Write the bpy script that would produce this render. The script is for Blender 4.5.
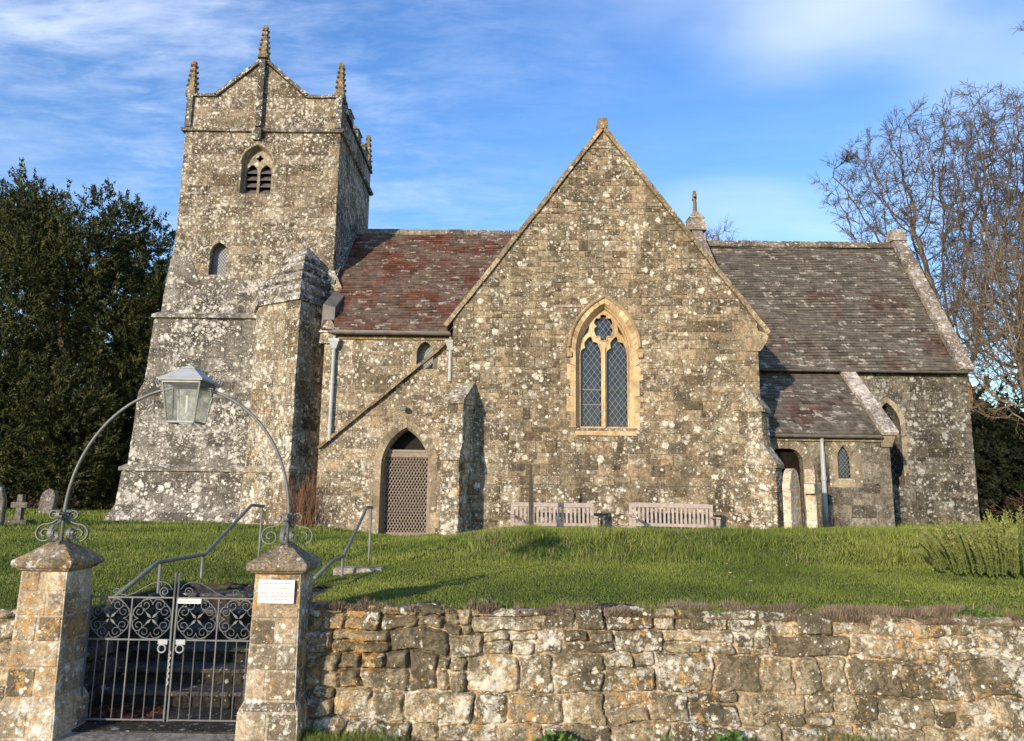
import bpy, bmesh, math, random
import numpy as np
from mathutils import Vector, Matrix, noise as mnoise
from mathutils.geometry import tessellate_polygon

for o in list(bpy.data.objects): bpy.data.objects.remove(o)
S = bpy.context.scene
COL = S.collection
R = math.radians

# ------------------------------------------------------------------ camera
PITCH, ROLL, EYE, FPX = R(9.5), R(0.75), 1.6, 740.0
cd = bpy.data.cameras.new('camera'); cam = bpy.data.objects.new('camera', cd); COL.objects.link(cam)
f_ = Vector((0, math.cos(PITCH), math.sin(PITCH))); r0 = Vector((1, 0, 0)); u0 = Vector((0, -math.sin(PITCH), math.cos(PITCH)))
r_ = r0*math.cos(ROLL) + u0*math.sin(ROLL); u_ = -r0*math.sin(ROLL) + u0*math.cos(ROLL)
m = Matrix((r_, u_, -f_)).transposed().to_4x4(); m.translation = (0, 0, EYE); cam.matrix_world = m
cd.sensor_width = 36; cd.lens = FPX/1024*36; cd.clip_end = 3000; cd.clip_start = .05
S.camera = cam

# ------------------------------------------------------------------ light
SUN_AZ, SUN_EL = 31.0, 14.0      # degrees to the left of straight-behind-the-camera, elevation
to_sun = Vector((-math.sin(R(SUN_AZ))*math.cos(R(SUN_EL)), -math.cos(R(SUN_AZ))*math.cos(R(SUN_EL)), math.sin(R(SUN_EL))))
sd = bpy.data.lights.new('sun', 'SUN'); sd.energy = 2.95; sd.angle = R(.9); sd.color = (1.0, .85, .65)
sun = bpy.data.objects.new('sun', sd); COL.objects.link(sun)
sun.rotation_euler = to_sun.to_track_quat('Z', 'Y').to_euler()
W = bpy.data.worlds.new('World'); S.world = W; W.use_nodes = True
wn, wl = W.node_tree.nodes, W.node_tree.links
wn.clear()
wo = wn.new('ShaderNodeOutputWorld'); bg = wn.new('ShaderNodeBackground'); sky = wn.new('ShaderNodeTexSky')
sky.sky_type = 'NISHITA'; sky.sun_disc = False; sky.sun_elevation = R(SUN_EL); sky.sun_rotation = math.atan2(to_sun.x, to_sun.y)
sky.air_density = 1.2; sky.dust_density = .2; sky.ozone_density = 3.0
bg.inputs['Strength'].default_value = .15
tc = wn.new('ShaderNodeTexCoord'); sp = wn.new('ShaderNodeSeparateXYZ'); wl.new(tc.outputs['Generated'], sp.inputs[0])
def wmath(op, a, b=None, c=None):
    n = wn.new('ShaderNodeMath'); n.operation = op
    for i, x in enumerate((a, b, c)):
        if x is None: continue
        if isinstance(x, (int, float)): n.inputs[i].default_value = x
        else: wl.new(x, n.inputs[i])
    return n.outputs[0]
zz = wmath('MAXIMUM', wmath('ADD', sp.outputs[2], .08), .05)
cx = wmath('DIVIDE', sp.outputs[0], zz); cy = wmath('DIVIDE', sp.outputs[1], zz)
cb = wn.new('ShaderNodeCombineXYZ'); wl.new(cx, cb.inputs[0]); wl.new(cy, cb.inputs[1])
def wnoise(scale, detail, rough, stretch, rot, off=0):
    mp = wn.new('ShaderNodeMapping'); mp.inputs['Scale'].default_value = (stretch, 1, 1); mp.inputs['Rotation'].default_value = (0, 0, R(rot)); mp.inputs['Location'].default_value = (off, off, 0)
    wl.new(cb.outputs[0], mp.inputs[0])
    n = wn.new('ShaderNodeTexNoise'); n.inputs['Scale'].default_value = scale; n.inputs['Detail'].default_value = detail; n.inputs['Roughness'].default_value = rough
    n.inputs['Distortion'].default_value = .4
    wl.new(mp.outputs[0], n.inputs['Vector']); return n.outputs['Fac']
def wramp(x, a, b):
    n = wn.new('ShaderNodeMapRange'); n.interpolation_type = 'SMOOTHSTEP'; n.inputs[1].default_value = a; n.inputs[2].default_value = b
    wl.new(x, n.inputs[0]); return n.outputs[0]
streak = wramp(wnoise(4.2, 8, .66, .5, 35), .42, .74)
patch = wramp(wnoise(.55, 3, .5, 1, 0, 3.0), .38, .62)
fine = wramp(wnoise(15, 5, .65, .4, 28, 7), .38, .7)
left = wramp(cx, .55, -1.3)
low = wramp(sp.outputs[2], .5, .12)
c1 = wmath('MULTIPLY', wmath('MULTIPLY', wmath('ADD', streak, wmath('MULTIPLY', fine, .45)), wmath('ADD', .25, patch)), wmath('ADD', wmath('MULTIPLY', left, .36), .05))
soft = wmath('MULTIPLY', wramp(wnoise(.8, 3, .45, 1, 0, 11.3), .48, .72), .34)
dx_ = wmath('MULTIPLY', wmath('SUBTRACT', cx, .56), 2.3); dy_ = wmath('MULTIPLY', wmath('SUBTRACT', cy, 1.22), 3.2)
dist_ = wmath('ADD', wmath('SQRT', wmath('ADD', wmath('MULTIPLY', dx_, dx_), wmath('MULTIPLY', dy_, dy_))), wmath('MULTIPLY', wmath('SUBTRACT', wnoise(1.6, 5, .55, 1, 0, 5.5), .5), 1.1))
cloud = wmath('MULTIPLY', wramp(dist_, .95, .05), .48)
cf = wmath('MINIMUM', wmath('ADD', wmath('ADD', c1, soft), cloud), .9)
mx = wn.new('ShaderNodeMix'); mx.data_type = 'RGBA'; wl.new(cf, mx.inputs[0]); hs = wn.new('ShaderNodeHueSaturation'); hs.inputs['Hue'].default_value = .514; hs.inputs['Saturation'].default_value = 1.2; hs.inputs['Value'].default_value = 1.0; wl.new(sky.outputs[0], hs.inputs['Color']); wl.new(hs.outputs[0], mx.inputs[6])
mx.inputs[7].default_value = (3.9, 4.3, 5.0, 1)
wl.new(mx.outputs[2], bg.inputs['Color']); wl.new(bg.outputs[0], wo.inputs['Surface'])
S.view_settings.view_transform = 'Standard'; S.view_settings.look = 'None'; S.view_settings.gamma = 1; S.view_settings.exposure = 0.95

# ------------------------------------------------------------------ material helpers
class NT:
    def __init__(s, name):
        s.m = bpy.data.materials.new(name); s.m.use_nodes = True; s.t = s.m.node_tree; s.n = s.t.nodes; s.l = s.t.links
        s.b = s.n['Principled BSDF']; s.tc = s.n.new('ShaderNodeTexCoord').outputs['Object']
    def set(s, inp, x):
        if isinstance(x, (int, float)): inp.default_value = x
        elif isinstance(x, tuple): inp.default_value = x if len(x) == 4 or len(inp.default_value) == 3 else (*x, 1)
        else: s.l.new(x, inp)
    def math(s, op, a, b=0.0, c=None, clamp=False):
        n = s.n.new('ShaderNodeMath'); n.operation = op; n.use_clamp = clamp
        s.set(n.inputs[0], a); s.set(n.inputs[1], b)
        if c is not None: s.set(n.inputs[2], c)
        return n.outputs[0]
    def vmath(s, op, a, b):
        n = s.n.new('ShaderNodeVectorMath'); n.operation = op; s.set(n.inputs[0], a); s.set(n.inputs[1], b); return n.outputs[0]
    def noise(s, scale, detail=4, rough=.6, vec=None, dist=0, col=False):
        n = s.n.new('ShaderNodeTexNoise'); n.inputs['Scale'].default_value = scale; n.inputs['Detail'].default_value = detail
        n.inputs['Roughness'].default_value = rough; n.inputs['Distortion'].default_value = dist
        s.l.new(vec or s.tc, n.inputs['Vector']); return n.outputs['Color' if col else 'Fac']
    def voro(s, scale, vec=None, feature='F1'):
        n = s.n.new('ShaderNodeTexVoronoi'); n.inputs['Scale'].default_value = scale; n.feature = feature
        s.l.new(vec or s.tc, n.inputs['Vector']); return n
    def ramp(s, x, a, b, lo=0, hi=1):
        n = s.n.new('ShaderNodeMapRange'); n.interpolation_type = 'SMOOTHSTEP'
        s.set(n.inputs[0], x); s.set(n.inputs[1], a); s.set(n.inputs[2], b); n.inputs[3].default_value = lo; n.inputs[4].default_value = hi
        return n.outputs[0]
    def mix(s, f, a, b, mode='MIX'):
        n = s.n.new('ShaderNodeMix'); n.data_type = 'RGBA'; n.blend_type = mode
        s.set(n.inputs[0], f); s.set(n.inputs[6], a); s.set(n.inputs[7], b); return n.outputs[2]
    def scalec(s, c, f):
        n = s.n.new('ShaderNodeVectorMath'); n.operation = 'SCALE'; s.set(n.inputs[0], c if not isinstance(c, tuple) else c[:3]); s.set(n.inputs['Scale'], f); return n.outputs[0]
    def attr(s):
        a = s.n.new('ShaderNodeAttribute'); a.attribute_name = 'tint'
        q = s.n.new('ShaderNodeSeparateColor'); s.l.new(a.outputs['Color'], q.inputs[0]); return q.outputs
    def sepz(s, i=2):
        q = s.n.new('ShaderNodeSeparateXYZ'); s.l.new(s.tc, q.inputs[0]); return q.outputs[i]
    def bump(s, h, strength=.5, dist=.01):
        n = s.n.new('ShaderNodeBump'); n.inputs['Strength'].default_value = strength; n.inputs['Distance'].default_value = dist
        s.l.new(h, n.inputs['Height']); s.l.new(n.outputs[0], s.b.inputs['Normal'])
    def fin(s, col, rough=.9, spec=.2, metal=0):
        s.set(s.b.inputs['Base Color'], col); s.set(s.b.inputs['Roughness'], rough); s.b.inputs['Specular IOR Level'].default_value = spec; s.b.inputs['Metallic'].default_value = metal
        return s.m

def lichen_spots(t, scale, amount, hi=.42, warp=.45):
    """irregular round crusts: per-cell random radius, ragged edge"""
    w = t.vmath('ADD', t.tc, t.scalec(t.vmath('SUBTRACT', t.noise(scale*2.2, 5, .75, col=True), (.5, .5, .5)), warp*2.0/scale))
    v = t.voro(scale, w)
    q = t.n.new('ShaderNodeSeparateColor'); t.l.new(v.outputs['Color'], q.inputs[0])
    rad = t.math('ADD', t.math('MULTIPLY', q.outputs[0], hi), .08)
    on = t.math('LESS_THAN', q.outputs[1], amount)
    d = t.math('SUBTRACT', rad, v.outputs['Distance'])
    return t.math('MULTIPLY', t.ramp(d, -.01, .035), on)

def stone(name, A, B, mortar, white=.5, orange=.1, dark=.5, whitecol=(.52, .5, .44), scale=1.0, bump=.6, bdist=.012, patchy=.5, seed=0, contrast=1.0, spots=1.0, blotk=.13):
    t = NT(name)
    if seed: t.tc = t.vmath('ADD', t.tc, (seed*3.1, seed*1.7, seed*2.3))
    a = t.attr()
    c = t.mix(a[1], A, B)
    br = t.math('ADD', t.math('MULTIPLY', a[0], .95), .48)
    c = t.scalec(c, br)
    c = t.mix(t.math('MULTIPLY', a[2], .8), c, mortar)
    n0 = t.noise(.7, 4, .6); n1 = t.noise(2.6*scale, 7, .7); n2 = t.noise(13*scale, 7, .74); n3 = t.noise(48*scale, 5, .75)
    k = .45*contrast
    c = t.scalec(c, t.ramp(n2, .36, .64, 1-k, 1+k))
    c = t.scalec(c, t.ramp(n3, .36, .64, 1-.32*contrast, 1+.32*contrast))
    mp = t.n.new('ShaderNodeMapping'); mp.inputs['Scale'].default_value = (3.2, 3.2, .45); t.l.new(t.tc, mp.inputs[0])
    c = t.scalec(c, t.ramp(t.noise(1.0, 6, .7, vec=mp.outputs[0]), .36, .62, .72, 1.16))
    c = t.mix(t.math('MULTIPLY', t.ramp(t.math('ADD', n0, t.math('MULTIPLY', n2, .25)), .56, .72), patchy*.6), c, t.scalec(c, .5))
    dk = t.math('MULTIPLY', t.ramp(t.math('ADD', n1, t.math('MULTIPLY', t.math('SUBTRACT', n2, .5), .9)), .60-.12*dark, .70-.12*dark), .35+.45*dark)
    c = t.mix(dk, c, t.mix(n3, (.035, .03, .018), (.085, .075, .045)))
    if orange > 0:
        no = t.noise(6*scale, 8, .78); no2 = t.noise(1.6, 4)
        fo = t.ramp(t.math('ADD', no, t.math('MULTIPLY', no2, .5)), .86-.16*orange, .90-.14*orange)
        c = t.mix(t.math('MULTIPLY', fo, .85), c, t.mix(n2, (.36, .16, .04), (.5, .33, .13)))
    dens = t.ramp(t.math('ADD', t.noise(1.3, 5, .7), t.math('MULTIPLY', a[1], .08)), .42, .60, .18, 1.0)
    am = t.math('MULTIPLY', dens, white)
    s1 = lichen_spots(t, 6.5*scale, t.math('MULTIPLY', am, .32*spots), .42)
    s2 = lichen_spots(t, 13*scale, t.math('MULTIPLY', am, .75*spots), .42)
    s3 = lichen_spots(t, 29*scale, t.math('MULTIPLY', am, .9*spots), .42)
    blot = t.ramp(t.math('ADD', t.noise(5*scale, 9, .82), t.math('MULTIPLY', am, blotk)), .635, .672)
    s = t.math('MAXIMUM', t.math('MAXIMUM', s1, s2), t.math('MAXIMUM', t.math('MULTIPLY', s3, .75), t.math('MULTIPLY', blot, .7)))
    wc = t.mix(t.ramp(n2, .35, .65), t.scalec(whitecol, .62), t.scalec(whitecol, 1.25))
    c = t.mix(t.math('MULTIPLY', s, .9), c, wc)
    h = t.math('ADD', t.math('ADD', t.math('MULTIPLY', n3, .5), n2), t.math('MULTIPLY', s, .12))
    t.bump(h, bump, bdist)
    return t.fin(c, .95, .15)

M = {}
M['transept'] = stone('transept_rubble', (.245, .18, .112), (.245, .205, .145), (.27, .21, .14), .66, .0, .55, whitecol=(.62, .57, .47))
M['nave'] = stone('nave_rubble', (.26, .20, .13), (.25, .205, .15), (.30, .24, .165), .6, .0, .3, whitecol=(.62, .58, .5), seed=1)
M['tower'] = stone('tower_stone', (.22, .165, .108), (.22, .185, .135), (.22, .18, .135), .9, .0, .55, whitecol=(.58, .53, .45), seed=2, patchy=.8)
M['towerlow'] = stone('tower_lower_stone', (.165, .145, .12), (.175, .16, .14), (.2, .18, .155), 1.0, .0, .75, whitecol=(.64, .60, .54), seed=3, patchy=.9)
M['buttress'] = stone('buttress_stone', (.25, .20, .135), (.24, .21, .16), (.3, .25, .18), .95, .12, .45, whitecol=(.66, .61, .52), seed=4)
M['chancel'] = stone('chancel_rubble', (.125, .105, .08), (.135, .12, .095), (.15, .13, .105), .72, .0, .6, whitecol=(.38, .37, .34), seed=5)
M['vestry'] = stone('vestry_stone', (.165, .14, .105), (.16, .14, .11), (.18, .155, .12), .45, .0, .35, whitecol=(.32, .31, .28), seed=6)
M['gablecoping'] = stone('gable_coping_stone', (.33, .26, .165), (.3, .235, .155), (.28, .22, .15), .2, .08, .35, seed=27)
M['coping'] = stone('coping_stone', (.27, .195, .11), (.24, .185, .12), (.24, .19, .12), .28, .15, .5, seed=7)
M['palecoping'] = stone('pale_coping_stone', (.42, .36, .3), (.46, .4, .33), (.3, .25, .2), 1.0, .0, .25, whitecol=(.66, .61, .55), seed=28)
M['whitecoping'] = stone('white_lichen_coping', (.25, .2, .16), (.28, .235, .19), (.24, .2, .16), .85, .0, .5, whitecol=(.52, .48, .44), seed=8)
M['dressed'] = stone('dressed_limestone', (.56, .40, .23), (.52, .38, .22), (.44, .33, .2), .06, .16, .08, bump=.3, seed=9, contrast=.45, patchy=.3)
M['dressedgrey'] = stone('grey_dressed_stone', (.31, .25, .17), (.28, .23, .165), (.28, .23, .16), .25, .0, .25, bump=.35, seed=10, contrast=.6)
M['pier'] = stone('pier_stone', (.37, .285, .19), (.32, .265, .19), (.46, .38, .28), .65, .24, .45, spots=.6, blotk=.17, whitecol=(.66, .62, .55), scale=2.2, bump=.6, bdist=.005, seed=11, contrast=.8)
M['piercap'] = stone('pier_cap_stone', (.34, .26, .17), (.3, .24, .17), (.3, .25, .18), .4, .45, .75, scale=2.4, bump=.8, bdist=.007, seed=12)
M['wall'] = stone('retaining_wall_stone', (.29, .235, .155), (.26, .205, .13), (.48, .355, .23), .8, .17, 1.0, spots=.45, blotk=.18, whitecol=(.66, .62, .54), scale=2.1, bump=.8, bdist=.006, seed=13)
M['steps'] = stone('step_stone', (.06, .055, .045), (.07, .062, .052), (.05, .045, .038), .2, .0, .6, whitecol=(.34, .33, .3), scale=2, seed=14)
M['slab'] = stone('threshold_stone', (.3, .27, .22), (.28, .25, .2), (.2, .18, .15), .3, .0, .4, scale=2, seed=15)
M['gravegrey'] = stone('grave_stone', (.15, .135, .115), (.17, .155, .135), (.2, .18, .15), .3, .0, .5, whitecol=(.36, .35, .32), seed=16)
M['gravepink'] = stone('pale_grave_stone', (.6, .5, .38), (.54, .44, .32), (.4, .3, .2), .7, .4, .3, whitecol=(.72, .62, .52), scale=1.6, seed=17)

def simple(name, col, rough=.6, metal=0, spec=.4, n=None, amp=.35, bump=0):
    t = NT(name)
    if n:
        k = t.noise(n, 5, .65); c = t.scalec(col, t.ramp(k, .25, .75, 1-amp, 1+amp))
        if bump: t.bump(k, bump, .005)
    else: c = col
    return t.fin(c, rough, spec, metal)
def roof(name, A, B, red, redamt, white=.25):
    t = NT(name); a = t.attr()
    c = t.mix(a[1], A, B)
    c = t.scalec(c, t.math('ADD', t.math('MULTIPLY', a[0], .6), .65))
    n1 = t.noise(.9, 5, .65); n2 = t.noise(9, 6, .7); n3 = t.noise(45, 4, .7)
    rd = t.ramp(t.math('ADD', n1, t.math('MULTIPLY', a[1], .09)), .64 - .24*redamt, .78 - .2*redamt)
    c = t.mix(t.math('MULTIPLY', rd, .85), c, t.scalec(red, t.math('ADD', t.math('MULTIPLY', a[0], 1.0), .45)))
    c = t.scalec(c, t.ramp(n2, .25, .75, .6, 1.4)); c = t.scalec(c, t.ramp(n3, .25, .75, .75, 1.25))
    w = t.math('MULTIPLY', t.ramp(t.math('ADD', t.noise(11, 7, .75), t.math('MULTIPLY', t.math('GREATER_THAN', a[2], .5), .14)), .70 - .12*white, .74 - .1*white), .8)
    c = t.mix(w, c, (.42, .38, .33)); t.bump(t.math('ADD', n2, n3), .5, .012)
    return t.fin(c, .85, .25)
M['naveroof'] = roof('nave_roof_tiles', (.15, .105, .08), (.125, .085, .06), (.125, .04, .022), .62, .45)
M['chanroof'] = roof('chancel_roof_tiles', (.145, .125, .10), (.115, .098, .08), (.09, .048, .035), .2, .55)
M['ridge'] = stone('ridge_tile', (.2, .16, .12), (.22, .18, .14), (.2, .16, .12), .6, .0, .4, seed=18)
M['darkglass'] = simple('leaded_window_glass', (.022, .027, .036), .12, 0, .6, n=7, amp=.6, bump=.8)
M['lead'] = simple('window_lead', (.25, .265, .285), .6, .0, .4)
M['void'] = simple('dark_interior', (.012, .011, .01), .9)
M['wood'] = simple('dark_oak', (.012, .009, .007), .85, 0, .1, n=12, amp=.4, bump=.3)
M['lattice'] = simple('weathered_lattice_wood', (.25, .20, .165), .75, n=14, amp=.25)
M['louvre'] = simple('belfry_slate_louvre', (.10, .085, .085), .8, n=10)
M['gutter'] = simple('cast_iron_gutter', (.13, .115, .105), .5, 0, .4, n=6)
M['pipe'] = simple('grey_painted_pipe', (.36, .38, .39), .5, 0, .4, n=5, amp=.15)
M['bench'] = simple('silvered_teak', (.36, .3, .26), .8, n=16, amp=.25, bump=.2)
M['post'] = simple('weathered_post_wood', (.055, .048, .042), .85, n=14, amp=.35, bump=.3)
M['iron'] = simple('galvanised_iron', (.15, .153, .15), .55, .15, .5, n=22, amp=.25)
M['gateiron'] = simple('galvanised_gate_iron', (.13, .133, .135), .5, .2, .5, n=22, amp=.2)
M['railmetal'] = simple('painted_handrail', (.19, .19, .175), .55, .2, .4, n=12, amp=.2)
M['lampmetal'] = simple('zinc_lantern', (.42, .42, .42), .45, .15, .5, n=18, amp=.15)
M['frame'] = simple('lantern_frame_metal', (.16, .17, .17), .5, .4, .5, n=18, amp=.2)
t = NT('lantern_glass'); M['glass'] = t.fin((.80, .88, .86), .12, .5); t.b.inputs['Transmission Weight'].default_value = .85; t.b.inputs['IOR'].default_value = 1.05; t.b.inputs['Alpha'].default_value = .55
M['tube'] = simple('fluorescent_tube_white', (.85, .82, .7), .4)
M['plaque'] = simple('pale_pink_enamel', (.86, .76, .72), .45, n=5, amp=.05)
M['plate'] = simple('cream_enamel', (.8, .78, .66), .45)
M['ink'] = simple('sign_lettering', (.36, .19, .17), .6)
M['bark'] = simple('bare_tree_bark', (.14, .105, .07), .9, n=6, amp=.4)
M['tantwig'] = simple('tan_twig', (.20, .145, .09), .9, n=3, amp=.35)
M['twig'] = simple('bare_twig', (.115, .085, .06), .9, n=3, amp=.35)
M['limb'] = simple('cut_limb_bark', (.36, .22, .13), .9, n=14, amp=.4)

def leaf(name, A, B, trans=.0, rough=.7):
    t = NT(name); a = t.attr()
    c = t.mix(a[1], A, B); c = t.scalec(c, t.math('ADD', t.math('MULTIPLY', a[0], .8), .6))
    m_ = t.fin(c, rough, .2)
    if trans: t.b.inputs['Subsurface Weight'].default_value = 0
    return m_
M['yew'] = leaf('yew_foliage', (.020, .032, .010), (.072, .072, .018))
M['conifer'] = leaf('dark_conifer_foliage', (.010, .015, .007), (.018, .022, .009))
M['grass'] = leaf('grass_blades', (.06, .105, .016), (.23, .25, .05))
M['drygrass'] = leaf('dry_groundcover', (.13, .085, .07), (.30, .235, .15))
M['rosemary'] = leaf('rosemary_leaves', (.06, .09, .02), (.25, .255, .08))
M['weed'] = leaf('dead_weed_stalks', (.16, .07, .04), (.25, .15, .08))
M['redleaf'] = leaf('fallen_red_leaves', (.10, .03, .02), (.16, .06, .03))
M['greenweed'] = leaf('weed_leaves', (.05, .11, .02), (.1, .16, .04))
M['hedge'] = leaf('bare_hedge_twigs', (.085, .042, .038), (.12, .065, .05))
t = NT('turf'); n1 = t.noise(.8, 5); n2 = t.noise(12, 6, .7)
M['turf'] = t.fin(t.mix(n2, t.mix(n1, (.035, .055, .012), (.06, .075, .02)), (.075, .085, .03)), 1, .05); t.bump(n2, .6, .02)
t = NT('asphalt'); n2 = t.noise(60, 5, .7); M['asphalt'] = t.fin(t.scalec((.05, .05, .05), t.ramp(n2, .3, .7, .7, 1.3)), .9, .3); t.bump(n2, .4, .004)
t = NT('path_stone'); n2 = t.noise(25, 5, .7); M['path'] = t.fin(t.scalec((.2, .18, .14), t.ramp(n2, .3, .7, .7, 1.3)), .95, .2); t.bump(n2, .4, .006)

# ------------------------------------------------------------------ mesh builder
class MB:
    def __init__(s): s.v = []; s.f = []; s.t = []; s.mi = []; s.cur = (.5, .5, 0); s.m = 0
    def face(s, idx, t=None): s.f.append(tuple(idx)); s.t.append(t or s.cur); s.mi.append(s.m)
    def poly(s, pts, t=None):
        b = len(s.v); s.v.extend(tuple(p) for p in pts); s.face(range(b, b+len(pts)), t)
    def hull(s, bot, top, t=None, caps=True):   # two rings of equal length
        b = len(s.v); n = len(bot); s.v.extend(tuple(p) for p in bot); s.v.extend(tuple(p) for p in top)
        for i in range(n): j = (i+1) % n; s.face((b+i, b+j, b+n+j, b+n+i), t)
        if caps: s.face([b+i for i in range(n)][::-1], t); s.face([b+n+i for i in range(n)], t)
    def box(s, x0, x1, y0, y1, z0, z1, t=None):
        s.hull([(x0, y0, z0), (x1, y0, z0), (x1, y1, z0), (x0, y1, z0)], [(x0, y0, z1), (x1, y0, z1), (x1, y1, z1), (x0, y1, z1)], t)
    def bbox(s, x0, x1, y0, y1, z0, z1, b=.01, t=None):   # bevelled box
        def ring(z, i): return [(x0+i, y0+i*0, z) if 0 else (x0+i, y0+i, z), (x1-i, y0+i, z), (x1-i, y1-i, z), (x0+i, y1-i, z)]
        rs = [ring(z0, b), ring(z0+b, 0), ring(z1-b, 0), ring(z1, b)]
        for k in range(3): s.hull(rs[k], rs[k+1], t, caps=False)
        s.poly(rs[0][::-1], t); s.poly(rs[3], t)
    def tube(s, pts, rad, n=8, t=None, caps=True, square=False):
        pts = [Vector(p) for p in pts]
        if isinstance(rad, (int, float)): rad = [rad]*len(pts)
        if len(pts) < 2: return
        tn = (pts[1]-pts[0]).normalized(); up = Vector((0, 0, 1)) if abs(tn.z) < .9 else Vector((1, 0, 0))
        a = tn.cross(up).normalized(); b0 = len(s.v)
        for i, p in enumerate(pts):
            d = (pts[min(i+1, len(pts)-1)]-pts[max(i-1, 0)])
            if d.length < 1e-9: d = tn
            tn = d.normalized(); a = (a - tn*a.dot(tn))
            a = a.normalized() if a.length > 1e-6 else tn.orthogonal().normalized()
            c = tn.cross(a)
            for k in range(n):
                w = 2*math.pi*(k+.5*square)/n; s.v.append(tuple(p + (a*math.cos(w) + c*math.sin(w))*rad[i]))
        for i in range(len(pts)-1):
            for k in range(n):
                j = (k+1) % n; s.face((b0+i*n+k, b0+i*n+j, b0+(i+1)*n+j, b0+(i+1)*n+k), t)
        if caps: s.face([b0+k for k in range(n)][::-1], t); s.face([b0+(len(pts)-1)*n+k for k in range(n)], t)
    def flatbar(s, pts, nrm, w, th, t=None):   # ribbon bar with rectangular section: width along nrm, thickness in plane
        pts = [Vector(p) for p in pts]; nrm = Vector(nrm); rings = []
        for i, p in enumerate(pts):
            d = (pts[min(i+1, len(pts)-1)]-pts[max(i-1, 0)]).normalized(); e = d.cross(nrm).normalized()
            rings.append([p+nrm*w/2+e*th/2, p-nrm*w/2+e*th/2, p-nrm*w/2-e*th/2, p+nrm*w/2-e*th/2])
        for i in range(len(rings)-1): s.hull(rings[i], rings[i+1], t, caps=False)
        s.poly(rings[0][::-1], t); s.poly(rings[-1], t)
    def plate(s, outer, holes, P, w0, w1, t=None):  # 2D polygon with holes extruded between w0 (front) and w1
        loops = [outer]+holes; allp = [q for L in loops for q in L]
        tri = tessellate_polygon([[Vector((q[0], q[1], 0)) for q in L] for L in loops])
        b = len(s.v); n = len(allp)
        s.v.extend(tuple(P(q[0], q[1], w0)) for q in allp); s.v.extend(tuple(P(q[0], q[1], w1)) for q in allp)
        for a in tri: s.face([b+i for i in a], t); s.face([b+n+i for i in a][::-1], t)
        k = 0
        for L in loops:
            for i in range(len(L)): j = (i+1) % len(L); s.face((b+k+i, b+k+j, b+n+k+j, b+n+k+i), t)
            k += len(L)
    def build(s, name, mats, parent=None, smooth=False, loc=None):
        me = bpy.data.meshes.new(name)
        off = Vector((0, 0, 0))
        me.from_pydata(s.v, [], s.f)
        for mt in (mats if isinstance(mats, (list, tuple)) else [mats]): me.materials.append(M[mt])
        if any(s.mi): me.polygons.foreach_set('material_index', s.mi)
        ca = me.color_attributes.new('tint', 'FLOAT_COLOR', 'CORNER')
        cnt = np.array([len(f) for f in s.f]); arr = np.ones((cnt.sum(), 4), dtype=np.float32)
        arr[:, :3] = np.repeat(np.array(s.t, dtype=np.float32).reshape(-1, 3), cnt, axis=0)
        ca.data.foreach_set('color', arr.ravel())
        if smooth: me.polygons.foreach_set('use_smooth', [True]*len(me.polygons))
        bm = bmesh.new(); bm.from_mesh(me)
        if len(bm.faces) < 60000: bmesh.ops.recalc_face_normals(bm, faces=bm.faces)
        bm.to_mesh(me); bm.free()
        return link(name, me, parent)
def link(name, me, parent=None):
    o = bpy.data.objects.new(name, me); COL.objects.link(o)
    if parent is not None:
        o.parent = parent
        o.matrix_parent_inverse = world_of(parent).inverted()
    return o
def world_of(o):
    mloc = Matrix.LocRotScale(o.location, o.rotation_euler, o.scale)
    return (world_of(o.parent) @ o.matrix_parent_inverse @ mloc) if o.parent else mloc
def arrmesh(name, V, F, tint, mat, parent=None):
    """fast mesh from numpy: V (n,3), F (m,k) constant k, tint (m,3)"""
    me = bpy.data.meshes.new(name); k = F.shape[1]
    me.vertices.add(len(V)); me.vertices.foreach_set('co', V.astype(np.float32).ravel())
    me.loops.add(F.size); me.loops.foreach_set('vertex_index', F.astype(np.int32).ravel())
    me.polygons.add(len(F)); me.polygons.foreach_set('loop_start', np.arange(0, F.size, k, dtype=np.int32)); me.polygons.foreach_set('loop_total', np.full(len(F), k, dtype=np.int32))
    me.update(calc_edges=True); me.materials.append(M[mat])
    ca = me.color_attributes.new('tint', 'FLOAT_COLOR', 'CORNER'); arr = np.ones((F.size, 4), dtype=np.float32); arr[:, :3] = np.repeat(tint, k, axis=0)
    ca.data.foreach_set('color', arr.ravel())
    return link(name, me, parent)
def tag(o, label=None, cat=None, group=None, kind=None):
    if label: o['label'] = label
    if cat: o['category'] = cat
    if group: o['group'] = group
    if kind: o['kind'] = kind
    return o
def empty(name, loc, label, cat, group=None, rz=0):
    o = bpy.data.objects.new(name, None); COL.objects.link(o); o.location = loc; o.rotation_euler = (0, 0, rz); o.empty_display_size = .2
    return tag(o, label, cat, group)
def copy_tree(o, parent=None):
    c = o.copy(); COL.objects.link(c)
    if parent is not None: c.parent = parent
    for ch in list(o.children): copy_tree(ch, c)
    return c

def frame(O, U, N, V=(0, 0, 1)):
    O, U, N, V = Vector(O), Vector(U).normalized(), Vector(N).normalized(), Vector(V).normalized()
    return lambda u, v, w: O+U*u+V*v+N*w

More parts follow.
